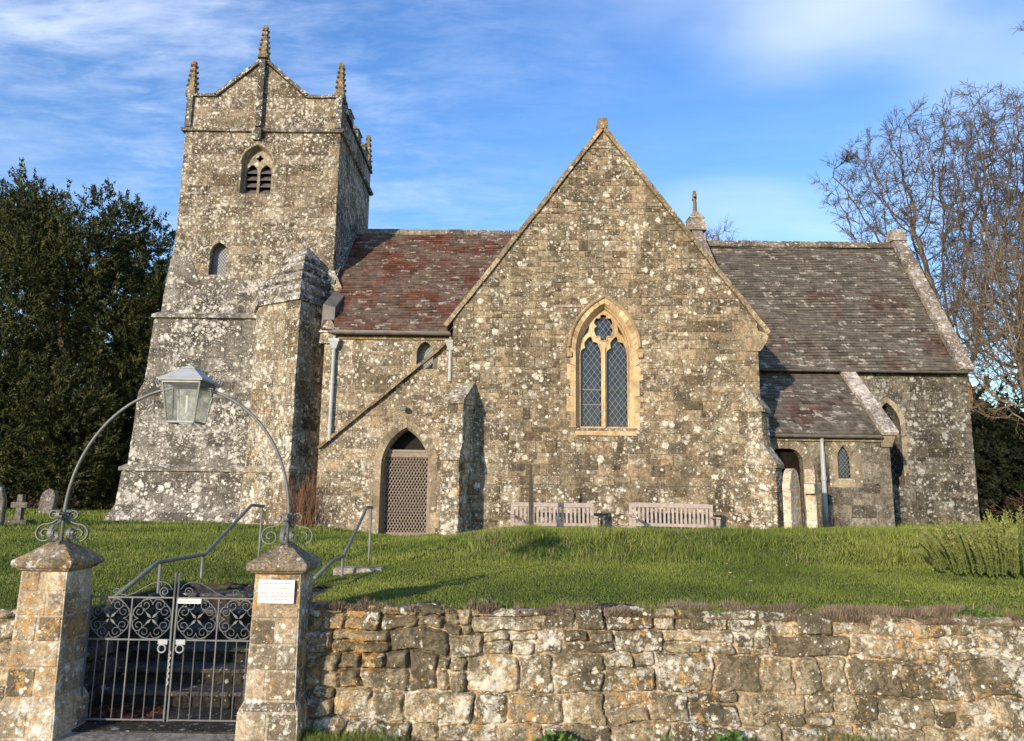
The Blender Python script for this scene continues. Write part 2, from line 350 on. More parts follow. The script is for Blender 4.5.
# 2D helpers ---------------------------------------------------------------
def clip_half(poly, a, b, c):     # keep a*x+b*y<=c
    out = []
    for i in range(len(poly)):
        p, q = poly[i], poly[(i+1) % len(poly)]; dp = a*p[0]+b*p[1]-c; dq = a*q[0]+b*q[1]-c
        if dp <= 0: out.append(p)
        if dp*dq < 0: k = dp/(dp-dq); out.append((p[0]+(q[0]-p[0])*k, p[1]+(q[1]-p[1])*k))
    return out
def clip_convex(poly, hull):      # hull ccw
    for i in range(len(hull)):
        p, q = hull[i], hull[(i+1) % len(hull)]
        a, b = q[1]-p[1], -(q[0]-p[0]); poly = clip_half(poly, a, b, a*p[0]+b*p[1])
        if len(poly) < 3: return []
    return poly
def area(p): return .5*sum(p[i][0]*p[(i+1) % len(p)][1]-p[(i+1) % len(p)][0]*p[i][1] for i in range(len(p)))
def pointed(cx, a, v0, vs, va, n=9):
    """two-centred arch opening outline, ccw from bottom left... half width a, spring vs, apex va"""
    h = va-vs; Rr = (a*a+h*h)/(2*a); pts = [(cx-a, v0), (cx+a, v0)]
    c = cx+a-Rr; th = math.atan2(h, cx-c)
    for i in range(n+1): w = th*i/n; pts.append((c+Rr*math.cos(w), vs+Rr*math.sin(w)))
    c2 = cx-a+Rr
    for i in range(n-1, -1, -1): w = th*i/n; pts.append((c2-Rr*math.cos(w), vs+Rr*math.sin(w)))
    return pts
def width_at(outline, v):
    xs = []
    for i in range(len(outline)):
        p, q = outline[i], outline[(i+1) % len(outline)]
        if (p[1]-v)*(q[1]-v) < 0: xs.append(p[0]+(q[0]-p[0])*(v-p[1])/(q[1]-p[1]))
    return (min(xs), max(xs)) if len(xs) >= 2 else None
def inside(outline, x, y):
    w = width_at(outline, y); return bool(w and w[0] < x < w[1])

def courses(rng, u0, u1, v0, v1, ch=(.16, .28), cw=(.18, .5), split=.35):
    out = []; v = v0
    while v < v1-.02:
        h = rng.uniform(*ch); 
        if v+h > v1-.08: h = v1-v
        u = u0 - rng.uniform(0, cw[1])
        while u < u1:
            w = rng.uniform(*cw)*(.7+.6*rng.random())
            if rng.random() < split and h > ch[0]*1.05:
                k = rng.uniform(.35, .65); uu = u
                for (a, b) in ((v, v+h*k), (v+h*k, v+h)):
                    m_ = rng.uniform(.35, .65) if rng.random() < .5 and w > cw[0]*1.3 else None
                    if m_: out += [(u, u+w*m_, a, b), (u+w*m_, u+w, a, b)]
                    else: out.append((u, u+w, a, b))
            else: out.append((u, u+w, v, v+h))
            u += w
        v += h
    return out
def lay_stones(mb, P, rects, hull, openings, rng, gap=.006, raise_=(.004, .016), bev=.008, dark=None, lean=.5):
    for (ua, ub, va, vb) in rects:
        j = lambda: rng.uniform(-.5, .5)*gap*1.2
        ivs = [(ua+gap, ub-gap)]
        for op in openings:
            ws = [width_at(op, v) for v in (va+.2*(vb-va), .5*(va+vb), vb-.2*(vb-va))]; ws = [w for w in ws if w]
            if not ws: continue
            a, b = min(w[0] for w in ws), max(w[1] for w in ws); new = []
            for (x, y) in ivs:
                if b <= x or a >= y: new.append((x, y)); continue
                if a-x > .03: new.append((x, a-.004))
                if y-b > .03: new.append((b+.004, y))
            ivs = new
        for (x, y) in ivs:
            if y-x < .025: continue
            q = [(x+j(), va+gap+j()), (y+j(), va+gap+j()), (y+j(), vb-gap+j()), (x+j(), vb-gap+j())]
            q = clip_convex(q, hull)
            if len(q) < 3 or area(q) < 4e-4: continue
            cxm = sum(p[0] for p in q)/len(q); cym = sum(p[1] for p in q)/len(q); h = rng.uniform(*raise_)
            tt = (rng.random(), rng.random(), 0)
            inn = []
            for p in q:
                d = math.hypot(p[0]-cxm, p[1]-cym); k = max(.3, 1-bev*1.3/max(d, .01)); inn.append((cxm+(p[0]-cxm)*k, cym+(p[1]-cym)*k))
            tx, ty = rng.uniform(-1, 1)*lean*h*.5, rng.uniform(-1, 1)*lean*h*.5
            b = len(mb.v); n = len(q)
            mb.v.extend(tuple(P(p[0], p[1], -.004)) for p in q)
            mb.v.extend(tuple(P(p[0], p[1], h+(tx if p[0] > cxm else -tx)+(ty if p[1] > cym else -ty))) for p in inn)
            for i in range(n): k = (i+1) % n; mb.face((b+i, b+k, b+n+k, b+n+i), tt)
            mb.face([b+n+i for i in range(n)], tt)
MORT = (.5, .5, 1)
def wall_face(mb, P, hull, openings=(), rng=None, reveal=.3, surround=.1, ch=(.16, .28), cw=(.18, .5), bound=None, split=.35, skip=(), **kw):
    """mortar plane with real holes + stones laid on it"""
    mb.plate(list(hull), [list(o)[::-1] for o in openings], P, 0, -reveal, MORT)
    us = [p[0] for p in hull]; vs = [p[1] for p in hull]
    sur = [grow(o, surround) for o in openings]
    lay_stones(mb, P, courses(rng, min(us), max(us), min(vs), max(vs), ch, cw, split), hull, sur+list(skip), rng, **kw)
def grow(o, d):
    cx_ = sum(p[0] for p in o[:2])/2; v0 = o[0][1]; a = abs(o[1][0]-o[0][0])/2; va = max(p[1] for p in o)
    out = []
    for (x, y) in o:
        k = 1+d/a
        out.append((cx_+(x-cx_)*k, y if y <= v0+1e-6 else v0+(y-v0)*(va+d*1.1-v0)/(va-v0)))
    return out
def arch_ring(mb, P, op, d, w0, w1, rng, nv=None, jamb=True):
    """dressed stones round an opening: voussoirs + long and short jamb blocks"""
    g = grow(op, d); n = len(op)
    for i in range(1, n):            # op[0],op[1] bottom; sides+arch run 1..n-1,0
        a, b = op[i], op[(i+1) % n]; c, e = g[(i+1) % n], g[i]
        L = math.hypot(b[0]-a[0], b[1]-a[1])
        if L > .45: k = max(1, round(L/.28))
        else: k = 1
        for s_ in range(k):
            f0, f1 = s_/k+.004/L, (s_+1)/k-.004/L
            lerp = lambda p, q, t_: (p[0]+(q[0]-p[0])*t_, p[1]+(q[1]-p[1])*t_)
            q = [lerp(a, b, f0), lerp(a, b, f1), lerp(e, c, f1), lerp(e, c, f0)]
            if k > 1 and s_ % 2: dx = (1 if e[0] > a[0] else -1)*.07; q[2] = (q[2][0]+dx, q[2][1]); q[3] = (q[3][0]+dx, q[3][1])
            h = w1+rng.uniform(0, .003); tt = (rng.uniform(.2, .8), rng.random(), 0)
            mb.hull([P(x, y, w0) for x, y in q], [P(x, y, h) for x, y in q], tt)
def strip(mb, P, A, wa, B, wb, t=None, closed=False):
    n = len(A)
    for i in range(n if closed else n-1):
        j = (i+1) % n; mb.poly([P(*A[i], wa), P(*A[j], wa), P(*B[j], wb), P(*B[i], wb)], t)
def sweep_arch(mb, P, line, rad, w, n=6, t=None):
    mb.tube([P(x, y, w) for x, y in line], rad, n, t)
def shrink(op, d): return grow(op, -d)
def lead_lattice(mb, P, op, w, pitch=.12, slope=1.45, r=.004, step=.012):
    us = [p[0] for p in op]; vs = [p[1] for p in op]; u0, u1, v0, v1 = min(us), max(us), min(vs), max(vs)
    for sg in (1, -1):
        k = -60
        for k in range(-60, 61):
            c = (u0+u1)/2+k*pitch; pts = []
            v = v0; prev = None
            while v <= v1:
                u = c+sg*(v-(v0+v1)/2)/slope
                ok = inside(op, u, v+1e-5)
                if ok and prev is None: prev = (u, v)
                if (not ok) and prev is not None:
                    if v-prev[1] > .03: mb.tube([P(prev[0], prev[1], w), P(u, v, w)], r, 4)
                    prev = None
                v += step
            if prev is not None and v1-prev[1] > .03: mb.tube([P(prev[0], prev[1], w), P(u, v1, w)], r, 4)
def panel(mb, P, op, w, t=None): mb.poly([P(x, y, w) for x, y in op], t)
def loft(mb, lev, t=MORT):       # (z, xl, xr, yf, yb)
    for a, b in zip(lev[:-1], lev[1:]):
        mb.hull([(a[1], a[3], a[0]), (a[2], a[3], a[0]), (a[2], a[4], a[0]), (a[1], a[4], a[0])], [(b[1], b[3], b[0]), (b[2], b[3], b[0]), (b[2], b[4], b[0]), (b[1], b[4], b[0])], t, caps=False)
def quad_stones(mb, q, rng, **kw):
    """q: 4 world points bl, br, tr, tl (planar) : lay stones over it"""
    bl, br, tr, tl = [Vector(p) for p in q]; U = (br-bl).normalized(); N = U.cross((tl-bl)).normalized()
    V = N.cross(U).normalized(); P = frame(bl, U, N, V)
    hull = [((p-bl).dot(U), (p-bl).dot(V)) for p in (bl, br, tr, tl)]
    us = [h[0] for h in hull]; vs = [h[1] for h in hull]
    kk = dict(ch=(.16, .26), cw=(.2, .5), split=.25); a = {k: kw.pop(k) for k in list(kw) if k in kk}; kk.update(a)
    lay_stones(mb, P, courses(rng, min(us), max(us), min(vs), max(vs), kk['ch'], kk['cw'], kk['split']), hull, [], rng, **kw)
def loft_stones(mb, lev, rng, sides='flr', **kw):
    for a, b in zip(lev[:-1], lev[1:]):
        if b[0]-a[0] < .12: continue
        A = [(a[1], a[3], a[0]), (a[2], a[3], a[0]), (a[2], a[4], a[0]), (a[1], a[4], a[0])]; B = [(b[1], b[3], b[0]), (b[2], b[3], b[0]), (b[2], b[4], b[0]), (b[1], b[4], b[0])]
        for k, (i, j) in {'f': (0, 1), 'r': (1, 2), 'l': (3, 0)}.items():
            if k in sides: quad_stones(mb, (A[i], A[j], B[j], B[i]), rng, **dict(kw))

# ------------------------------------------------------------------ ground height
def ss(x, a, b):
    t_ = np.clip((x-a)/(b-a), 0, 1); return t_*t_*(3-2*t_)
_rg = np.random.RandomState(5); _lat = _rg.rand(256, 256)
def vnoise(x, y):
    x = np.asarray(x, float); y = np.asarray(y, float); xi = np.floor(x).astype(int); yi = np.floor(y).astype(int); fx = x-xi; fy = y-yi
    fx = fx*fx*(3-2*fx); fy = fy*fy*(3-2*fy); g = lambda a, b: _lat[a % 256, b % 256]
    return (g(xi, yi)*(1-fx)+g(xi+1, yi)*fx)*(1-fy)+(g(xi, yi+1)*(1-fx)+g(xi+1, yi+1)*fx)*fy
def fbm(x, y, o=4, gain=.5):
    s = 0; a = 1; tot = 0
    for i in range(o): s = s+a*vnoise(x*2**i+17.3*i, y*2**i+9.1*i); tot += a; a *= gain
    return s/tot
CX0, CX1 = -2.86, -1.5     # gate passage
def height(x, y):
    x = np.asarray(x, float); y = np.asarray(y, float)
    lawn = .845+.012*(y-5)*(y < 12)+.084*(y >= 12)+.02*ss(x, 3, -1)*0
    right = ss(x, -1.6, .3)
    bank = .22*ss(y, 8.0, 9.9)*right - .62*ss(y, 10.8, 13.0)*ss(x, -1.4, .2)*(1-ss(x, 3.9, 4.8)) - .12*ss(y, 10.8, 14)*ss(x, 3.9, 4.8)
    door = -.18*ss(y, 11, 14.6)*np.exp(-((x+2.1)/1.1)**2)
    mid = -.1*np.exp(-((x+2.2)/.9)**2)*ss(y, 12, 8)
    bmp = .05*(fbm(x*.9, y*.9)-.5)+.07*(fbm(x*2.2+5, y*2.2)-.5)*ss(y, 7.8, 8.6)*ss(y, 11, 9.8)*right
    lawn = lawn+bank+door+mid+bmp*ss(y, 5, 6)
    far = ss(y, 30, 120)*0
    inpass = ((x > CX0) & (x < CX1) & (y < 6.75))
    z = np.where(y < 5.02, .085+.03*(fbm(x*3, y*3)-.5), lawn)
    return np.where(inpass, .06, z)
def gz(x, y): return float(height(x, y))

# ================================================================== SETTING
def tri_grid(name, xs, ys, hf, mat, kind='structure', parent=None):
    X, Y = np.meshgrid(xs, ys); Z = hf(X, Y); V = np.stack([X, Y, Z], -1).reshape(-1, 3); nx = len(xs)
    i = np.arange((len(ys)-1)*nx).reshape(len(ys)-1, nx)[:, :-1].ravel()
    F = np.stack([i, i+1, i+nx+1, i+nx], 1); o = arrmesh(name, V, F, np.full((len(F), 3), .5), mat, parent)
    o.data.polygons.foreach_set('use_smooth', [True]*len(F)); return tag(o, kind=kind)
xs = np.concatenate([-np.geomspace(600, 10.5, 26), np.arange(-10, 12, .12), np.geomspace(12.5, 600, 26)])
xs = np.sort(np.concatenate([xs, [CX0-.005, CX0, CX0+.004, CX1-.004, CX1, CX1+.005]]))
ys = np.concatenate([-np.geomspace(300, 1, 14), np.arange(0, 4.9, .35), [4.98, 5.015, 5.03], np.arange(5.15, 6.7, .12), [6.745, 6.755], np.arange(6.9, 16, .12), np.arange(16.4, 30, .6), np.geomspace(31, 1500, 30)])
tri_grid('ground', xs, ys, height, 'turf')
mb = MB(); mb.poly([(-60, .2, .125), (60, .2, .125), (60, 3.4, .125), (-60, 3.4, .125)]); tag(mb.build('road', 'asphalt'), kind='structure')

# ================================================================== CHURCH
rng = random.Random(11)
church = empty('church', (1.5, 17, .9), 'old rubble stone village church with a gabled west tower and a tall pointed transept gable', 'church')
# ---- transept ------------------------------------------------------
TX0, TX1, TY = -1.15, 4.74, 14.0; TC = 1.78; TE = 4.93; TA = 8.90
mb = MB(); P = frame((0, TY, 0), (1, 0, 0), (0, -1, 0))
sl = (TA-TE)/(TC-TX0-.02)
hull = [(TX0, 1.78), (TX1, 1.78), (TX1, TE), (TC, TA), (TX0, TE)]
winop = pointed(TC, .56, 2.86, 4.34, 5.30, 10)
wall_face(mb, P, hull, [winop], rng, reveal=.42, surround=.10, ch=(.11, .24), cw=(.12, .38), split=.45, raise_=(.002, .02), gap=.0045, bev=.008)
# plinth course, slightly proud
hp = [(TX0, .3), (TX1, .3), (TX1, 1.74), (TX0, 1.74)]
P2 = frame((0, TY-.045, 0), (1, 0, 0), (0, -1, 0))
wall_face(mb, P2, hp, (), rng, reveal=.3, ch=(.14, .27), cw=(.16, .5), split=.4)
mb.hull([P2(TX0, 1.74, 0), P2(TX1, 1.74, 0), P2(TX1, 1.74, -.1), P2(TX0, 1.74, -.1)], [P(TX0, 1.785, .01), P(TX1, 1.785, .01), P(TX1, 1.785, -.1), P(TX0, 1.785, -.1)], (.3, .5, 0))
# side returns + body
mb.box(TX0, TX0+.35, TY+.005, 15.2, .2, TE, MORT); 
quad_stones(mb, ((TX1, TY+.02, .2), (TX1, 16.4, .2), (TX1, 16.4, TE), (TX1, TY+.02, TE)), rng)
mb.box(TX1-.35, TX1-.003, TY+.42, 16.6, .2, TE, MORT)
transept = mb.build('transept_wall', 'transept', church)
# coping of the gable
mb = MB(); CO = frame((0, TY, 0), (1, 0, 0), (0, -1, 0))
def coping_seg(mb, P, a, b, th, w0, w1, n, rng, over=0):
    """stone slabs along the slope a->b"""
    a, b = Vector(a), Vector(b); d = (b-a); L = d.length; d.normalize(); nn = Vector((-d.y, d.x)); nn = nn if nn.y > 0 else -nn
    for i in range(n):
        s0, s1 = L*i/n+.004, L*(i+1)/n-.004; e = rng.uniform(-.006, .006); tt = (rng.random()*.6+.2, rng.random(), 0)
        q = [a+d*s0+nn*e, a+d*s1+nn*e, a+d*s1+nn*(th+e), a+d*s0+nn*(th+e)]
        ch_ = min(.02, th*.3)
        q2 = [q[0], q[1], q[1]+nn*(th-ch_), q[1]+nn*th-d*ch_, q[0]+nn*th+d*ch_, q[0]+nn*(th-ch_)]
        mb.hull([P(p.x, p.y, w0) for p in q2], [P(p.x, p.y, w1) for p in q2], tt)
coping_seg(mb, P, (TX0-.12, TE-.165), (TC, TA-.005), .085, -.4, .06, 9, rng)
coping_seg(mb, P, (TX1+.17, TE-.23), (TC, TA-.005), .09, -.4, .07, 9, rng)
# kneelers
for s_, x in ((-1, TX0), (1, TX1)):
    q = [(x-s_*.42, (TE-.36)-.19), (x+s_*.03, (TE-.36)-.19), (x+s_*.10, (TE-.36)-.10), (x+s_*.19, (TE-.36)+.05), (x+s_*.20, (TE-.36)+.14), (x-s_*.02, (TE-.36)+.22), (x-s_*.42, (TE-.36)+.32)]
    if s_ > 0: mb.hull([P(TX1-.30, TE-.42, -.3), P(TX1+.0, TE-.42, -.3), P(TX1+.0, TE-.42, .03), P(TX1-.30, TE-.42, .03)], [P(TX1-.30, TE+.2, -.3), P(TX1+.0, TE-.1, -.3), P(TX1+.0, TE-.1, .03), P(TX1-.30, TE+.2, .03)], (.7, .2, 0))
    if s_ > 0: mb.hull([P(a, b, -.35) for a, b in q], [P(a, b, .035) for a, b in q], (.75, .2, 0))
mb.hull([P(TC-.1, TA+.02, -.3), P(TC+.1, TA+.02, -.3), P(TC+.1, TA+.02, .07), P(TC-.1, TA+.02, .07)], [P(TC-.1, TA+.24, -.3), P(TC+.09, TA+.24, -.3), P(TC+.09, TA+.24, .07), P(TC-.1, TA+.24, .07)], (.3, .5, 0))
mb.tube([P(TC, TA+.22, -.1), P(TC, TA+.31, -.1)], .03, 6)
mb.build('gable_coping', 'gablecoping', transept)
# roof of the transept behind the gable
def tile_roof(name, mat, bl, br, tr, tl, rows, cw, rng, parent, th=.014, sag=.0, white=.06):
    bl, br, tr, tl = map(Vector, (bl, br, tr, tl)); mb = MB(); n = (br-bl).cross(tl-bl).normalized()
    if n.z < 0: n = -n
    mb.poly([bl-n*.03, br-n*.03, tr-n*.03, tl-n*.03], (.2, .5, 0)); mb.poly([bl-n*.1, br-n*.1, tr-n*.1, tl-n*.1], (.2, .5, 0))
    for e0, e1 in ((bl, br), (br, tr), (tr, tl), (tl, bl)): mb.poly([e0-n*.03, e1-n*.03, e1-n*.1, e0-n*.1], (.2, .5, 0))
    for r in range(rows):
        f0, f1 = r/rows, (r+1)/rows; A, B = bl.lerp(tl, f0), br.lerp(tr, f0); C_, D = br.lerp(tr, f1), bl.lerp(tl, f1); L = (B-A).length
        x = -rng.random()*cw; dn = (A-D).normalized()*.012
        wob = lambda t_: n*(sag*math.sin(t_*9+r*.35)+.004*math.sin(t_*31+r*1.7))
        while x < L:
            w = cw*rng.uniform(.75, 1.25); a, b = max(0, x)/L, min(L, x+w-.004)/L
            if b > a+1e-4:
                lift = th*rng.uniform(.75, 1.5); tt = (min(1, max(0, rng.gauss(.5, .22))), rng.random(), 1 if rng.random() < white*3 else 0); s = rng.uniform(-.008, .008)
                p = [A.lerp(B, a)+dn*(1+s*40)+n*lift+wob(a), A.lerp(B, b)+dn*(1+s*40)+n*(lift+rng.uniform(-.003, .003))+wob(b), D.lerp(C_, b)+n*.001+wob(b), D.lerp(C_, a)+n*.001+wob(a)]
                q = [p[0]-n*lift*.95, p[1]-n*lift*.95]
                mb.poly(p, tt); mb.poly([q[0], q[1], p[1], p[0]], tt); mb.poly([q[0], p[0], p[3]], tt); mb.poly([q[1], p[2], p[1]], tt)
            x += w
    return mb.build(name, mat, parent)
tile_roof('transept_roof', 'chanroof', (TX1+.12, TY+.3, TE-.17), (TX1+.12, 18.4, TE-.17), (TC, 18.4, TA-.05), (TC, TY+.3, TA-.05), 36, .2, rng, church)
tile_roof('transept_roof', 'chanroof', (TX0-.08, 18.4, TE-.17), (TX0-.08, TY+.3, TE-.17), (TC, TY+.3, TA-.05), (TC, 18.4, TA-.05), 36, .2, rng, church)
# ---- big window ----------------------------------------------------
mb = MB(); arch_ring(mb, P, winop, .10, -.02, .012, rng)
g1 = shrink(winop, .045)
strip(mb, P, winop, .012, g1, -.10, (.6, .3, 0), True); g1b = shrink(winop, .06); strip(mb, P, g1, -.10, g1b, -.11, (.7, .3, 0), True); g1c = shrink(winop, .085); strip(mb, P, g1b, -.11, g1c, -.24, (.6, .3, 0), True)
hood = [p for p in grow(winop, .12) if p[1] > 4.25]
sweep_arch(mb, P, hood, .032, .025, 6, (.15, .5, 0))
for sx in (-1, 1): mb.box(TC+sx*.68-.045, TC+sx*.68+.045, TY-.06, TY, 4.22, 4.32, (.3, .5, 0))
# sill
mb.hull([P(TC-.6, 2.72, -.1), P(TC+.6, 2.72, -.1), P(TC+.6, 2.72, .03), P(TC-.6, 2.72, .03)], [P(TC-.56, 2.87, -.28), P(TC+.56, 2.87, -.28), P(TC+.56, 2.80, .03), P(TC-.56, 2.80, .03)], (.5, .8, 0))
mb.build('window_surround', 'dressed', transept)
# tracery plate
def cusped(cx, a, v0, vs, va, k=.16, n=18):
    """lancet with cusps (cinquefoil head)"""
    base = pointed(cx, a, v0, vs, va, n); out = base[:2]; ar = base[2:]
    L = len(ar)-1
    for i, (x, y) in enumerate(ar):
        ph = i/L; c = abs(math.sin(ph*math.pi*2.5+math.pi/2*0))
        depth = a*k*2.0*(1-min(1, c*1.25))**1.2 if 0.1 < ph < .9 else 0
        dx, dy = cx-x, vs+.25*(va-vs)-y; d = math.hypot(dx, dy); out.append((x+dx/d*depth, y+dy/d*depth))
    return out
outer = shrink(winop, .07)
hl = 2.9
h1 = cusped(TC-.252, .212, hl, 4.28, 4.68); h2 = cusped(TC+.252, .212, hl, 4.28, 4.68)
th = []
for i in range(40):
    w = 2*math.pi*i/40; c = abs(math.cos(3*w+math.pi/2)); rr = 1-.32*(1-min(1, c*1.6))**1.1
    x = math.cos(w)*.19*rr; y = math.sin(w)*.24*rr
    y = y if y > 0 else y*1.25
    th.append((TC+x*1.08, 4.87+y))
sp1 = [(TC-.415, 4.62), (TC-.29, 4.76), (TC-.27, 4.90), (TC-.35, 4.78)]
sp2 = [(2*TC-x, y) for x, y in sp1][::-1]
mb = MB(); mb.plate(outer, [h[::-1] for h in (h1, h2, th)]+[sp1, sp2], P, -.16, -.24, (.6, .3, 0))
for h in (h1, h2):  # roll mouldings around lights
    mb.tube([P(x, y, -.15) for x, y in h[1:]+h[:1]], .012, 5, (.7, .3, 0))
mb.tube([P(x, y, -.15) for x, y in th+th[:1]], .012, 5, (.7, .3, 0))
mb.hull([P(TC-.045, 2.86, -.2), P(TC+.045, 2.86, -.2), P(TC+.02, 2.86, -.1), P(TC-.02, 2.86, -.1)], [P(TC-.045, 4.45, -.2), P(TC+.045, 4.45, -.2), P(TC+.02, 4.45, -.1), P(TC-.02, 4.45, -.1)], (.7, .3, 0))
mb.build('window_tracery', 'dressed', transept)
mb = MB(); panel(mb, P, shrink(winop, .02), -.25); mb.build('window_glass', 'darkglass', transept)
mb = MB(); lead_lattice(mb, P, shrink(winop, .05), -.243, .115, 1.35, .0045)
for v in (3.33, 3.62): mb.tube([P(TC-.43, v, -.235), P(TC-.05, v, -.235)], .011, 4, (.1, .5, 0))
mb.build('window_leading', 'lead', transept)
# ---- diagonal buttresses ------------------------------------------
def buttress(corner, ang, width, lev, name, parent, capw=.03):
    """lev: (z, projection); steps get sloped weatherings. ang = direction it points (deg)"""
    mb = MB(); d = Vector((math.cos(R(ang)), math.sin(R(ang)), 0)); e = Vector((-d.y, d.x, 0)); o = Vector(corner)
    def ring(z, pr, wd=width): z = Vector((0, 0, z)); return [o-d*.35-e*wd/2+z, o+d*pr-e*wd/2+z, o+d*pr+e*wd/2+z, o-d*.35+e*wd/2+z]
    zprev = lev[0][0]
    for i in range(len(lev)-1):
        (z0, p0), (z1, p1) = lev[i], lev[i+1]
        A, B = ring(z0, p0), ring(z1, p1); slope = abs(p1-p0) > .06
        mb.hull(A, B, MORT, caps=(i == len(lev)-2))
        if not slope:
            quad_stones(mb, (A[0], A[1], B[1], B[0]), rng, raise_=(.003, .015)); quad_stones(mb, (A[1], A[2], B[2], B[1]), rng, cw=(.18, width), raise_=(.003, .015)); quad_stones(mb, (A[2], A[3], B[3], B[2]), rng, raise_=(.003, .015))
        else:
            A2 = [p+(Vector((0, 0, .015))) for p in ring(z0, p0+.05, width+.05)]; A3 = ring(z0-.06, p0+.05, width+.05); B2 = [p+Vector((0, 0, .03)) for p in ring(z1, p1, width+.02)]
            mb.hull(A3, A2, (.5, .5, 0)); mb.hull(A2, B2, (.7, .6, 0), caps=False)
    return mb.build(name, 'buttress', parent)
buttress((TX0+.30, TY+.1, 0), -106, .33, [(.3, .86), (2.25, .83), (2.47, .72), (3.28, .68), (3.72, 0.0)], 'buttress', transept)
buttress((TX1-.14, TY+.1, 0), -38, .38, [(.3, .48), (2.2, .45), (2.55, .26), (3.25, .24), (3.70, -.05)], 'buttress', transept)
# ---- nave wall with the door ---------------------------------------
NY, NX0, NX1, NE = 15.0, -3.88, -1.15, 4.86
mb = MB(); P = frame((0, NY, 0), (1, 0, 0), (0, -1, 0)); NP = P
doorop = pointed(-2.11, .50, .60, 2.12, 2.92, 10); nwin = pointed(-1.80, .17, 4.12, 4.44, 4.70, 7)
wall_face(mb, P, [(NX0, .3), (NX1+.2, .3), (NX1+.2, NE), (NX0, NE)], [doorop, nwin], rng, reveal=.45, surround=.1, ch=(.15, .25), cw=(.18, .5), raise_=(.002, .009), gap=.005)
mb.box(NX0, NX0+.3, NY+.003, 16.2, .3, NE, MORT)
nave = mb.build('nave_wall', 'nave', church)
mb = MB(); arch_ring(mb, P, doorop, .13, -.01, .012, rng)
d1 = shrink(doorop, .03); strip(mb, P, doorop, .012, d1, -.05, (.5, .3, 0), True); d2 = shrink(doorop, .04); strip(mb, P, d1, -.05, d2, -.06, (.5, .3, 0), True); d3 = shrink(doorop, .055); strip(mb, P, d2, -.06, d3, -.22, (.4, .3, 0), True)
mb.build('door_surround', 'dressedgrey', nave)
mb = MB(); DB, DT, dx0, dx1 = .70, 2.42, -2.11-.47, -2.11+.47
mb.box(dx0, dx1, NY+.2, NY+.25, DB, DB+.12); mb.box(dx0-.02, dx1+.02, NY+.19, NY+.26, DT-.1, DT, (.3, .3, 0)); mb.box(dx0-.03, dx1+.03, NY+.17, NY+.27, DT+.003, DT+.05, (.95, .3, 0))
for x in (dx0, dx1-.05): mb.box(x, x+.05, NY+.203, NY+.252, DB+.12, DT-.1)
# diagonal laths
zA, zB = DB+.12, DT-.1; xA, xB = dx0+.05, dx1-.05
for sg, yy in ((1, NY+.215), (-1, NY+.228)):
    k = -3.0
    while k < 3.0:
        sl_ = 1.75
        seg = clip_convex([(xA+k, zA), (xA+k+.019, zA), (xA+k+.019+(zB-zA)/sl_*sg, zB), (xA+k+(zB-zA)/sl_*sg, zB)][::1], [(xA, zA), (xB, zA), (xB, zB), (xA, zB)])
        if len(seg) >= 3: mb.hull([(a, yy, b) for a, b in seg], [(a, yy+.01, b) for a, b in seg], (.5, .4, 0))
        k += .064
door = mb.build('door', 'lattice', nave)
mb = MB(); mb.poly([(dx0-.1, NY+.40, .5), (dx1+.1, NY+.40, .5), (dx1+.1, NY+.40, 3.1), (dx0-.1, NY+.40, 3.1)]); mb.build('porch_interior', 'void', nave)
mb = MB(); mb.bbox(dx0-.12, dx1+.18, NY-.18, NY+.3, .5, .70, .01); mb.build('doorstep', 'slab', nave)
mb = MB(); panel(mb, P, grow(nwin, .02), -.2); mb.build('window_glass', 'lead', nave)
mb = MB(); arch_ring(mb, P, nwin, .09, -.01, .008, rng); lead_lattice(mb, P, nwin, -.19, .07, 1.2, .003, .01); mb.build('window_surround', 'dressedgrey', nave)
# old roof weathering: slanting drip course
mb = MB(); coping_seg(mb, P, (-3.86, 2.44), (-1.16, 4.79), .055, -.02, .1, 8, rng); mb.build('drip_course', 'coping', nave)
mb = MB(); mb.tube([P(-2.18, 3.28, 0), P(-2.18, 3.30, .12)], .025, 8); mb.hull([P(-2.22, 3.24, .1), P(-2.14, 3.24, .1), P(-2.14, 3.24, .2), P(-2.22, 3.24, .2)], [P(-2.24, 3.33, .08), P(-2.12, 3.33, .08), P(-2.12, 3.31, .17), P(-2.24, 3.31, .17)]); mb.build('door_lamp', 'frame', nave)
# gablet stone at the junction with the tower
mb = MB(); mb.hull([P(-3.98, 4.62, .06), P(-3.62, 4.62, .06), P(-3.62, 4.62, -.3), P(-3.98, 4.62, -.3)], [P(-3.96, 4.84, .05), P(-3.64, 4.84, .05), P(-3.64, 4.84, -.3), P(-3.96, 4.84, -.3)], (.7, .3, 0))
mb.hull([P(-4.0, 4.845, .09), P(-3.6, 4.845, .09), P(-3.6, 4.845, -.3), P(-4.0, 4.845, -.3)], [P(-3.81, 5.16, .0), P(-3.79, 5.16, .0), P(-3.79, 5.16, -.2), P(-3.81, 5.16, -.2)], (.8, .3, 0)); mb.build('gablet', 'buttress', nave)
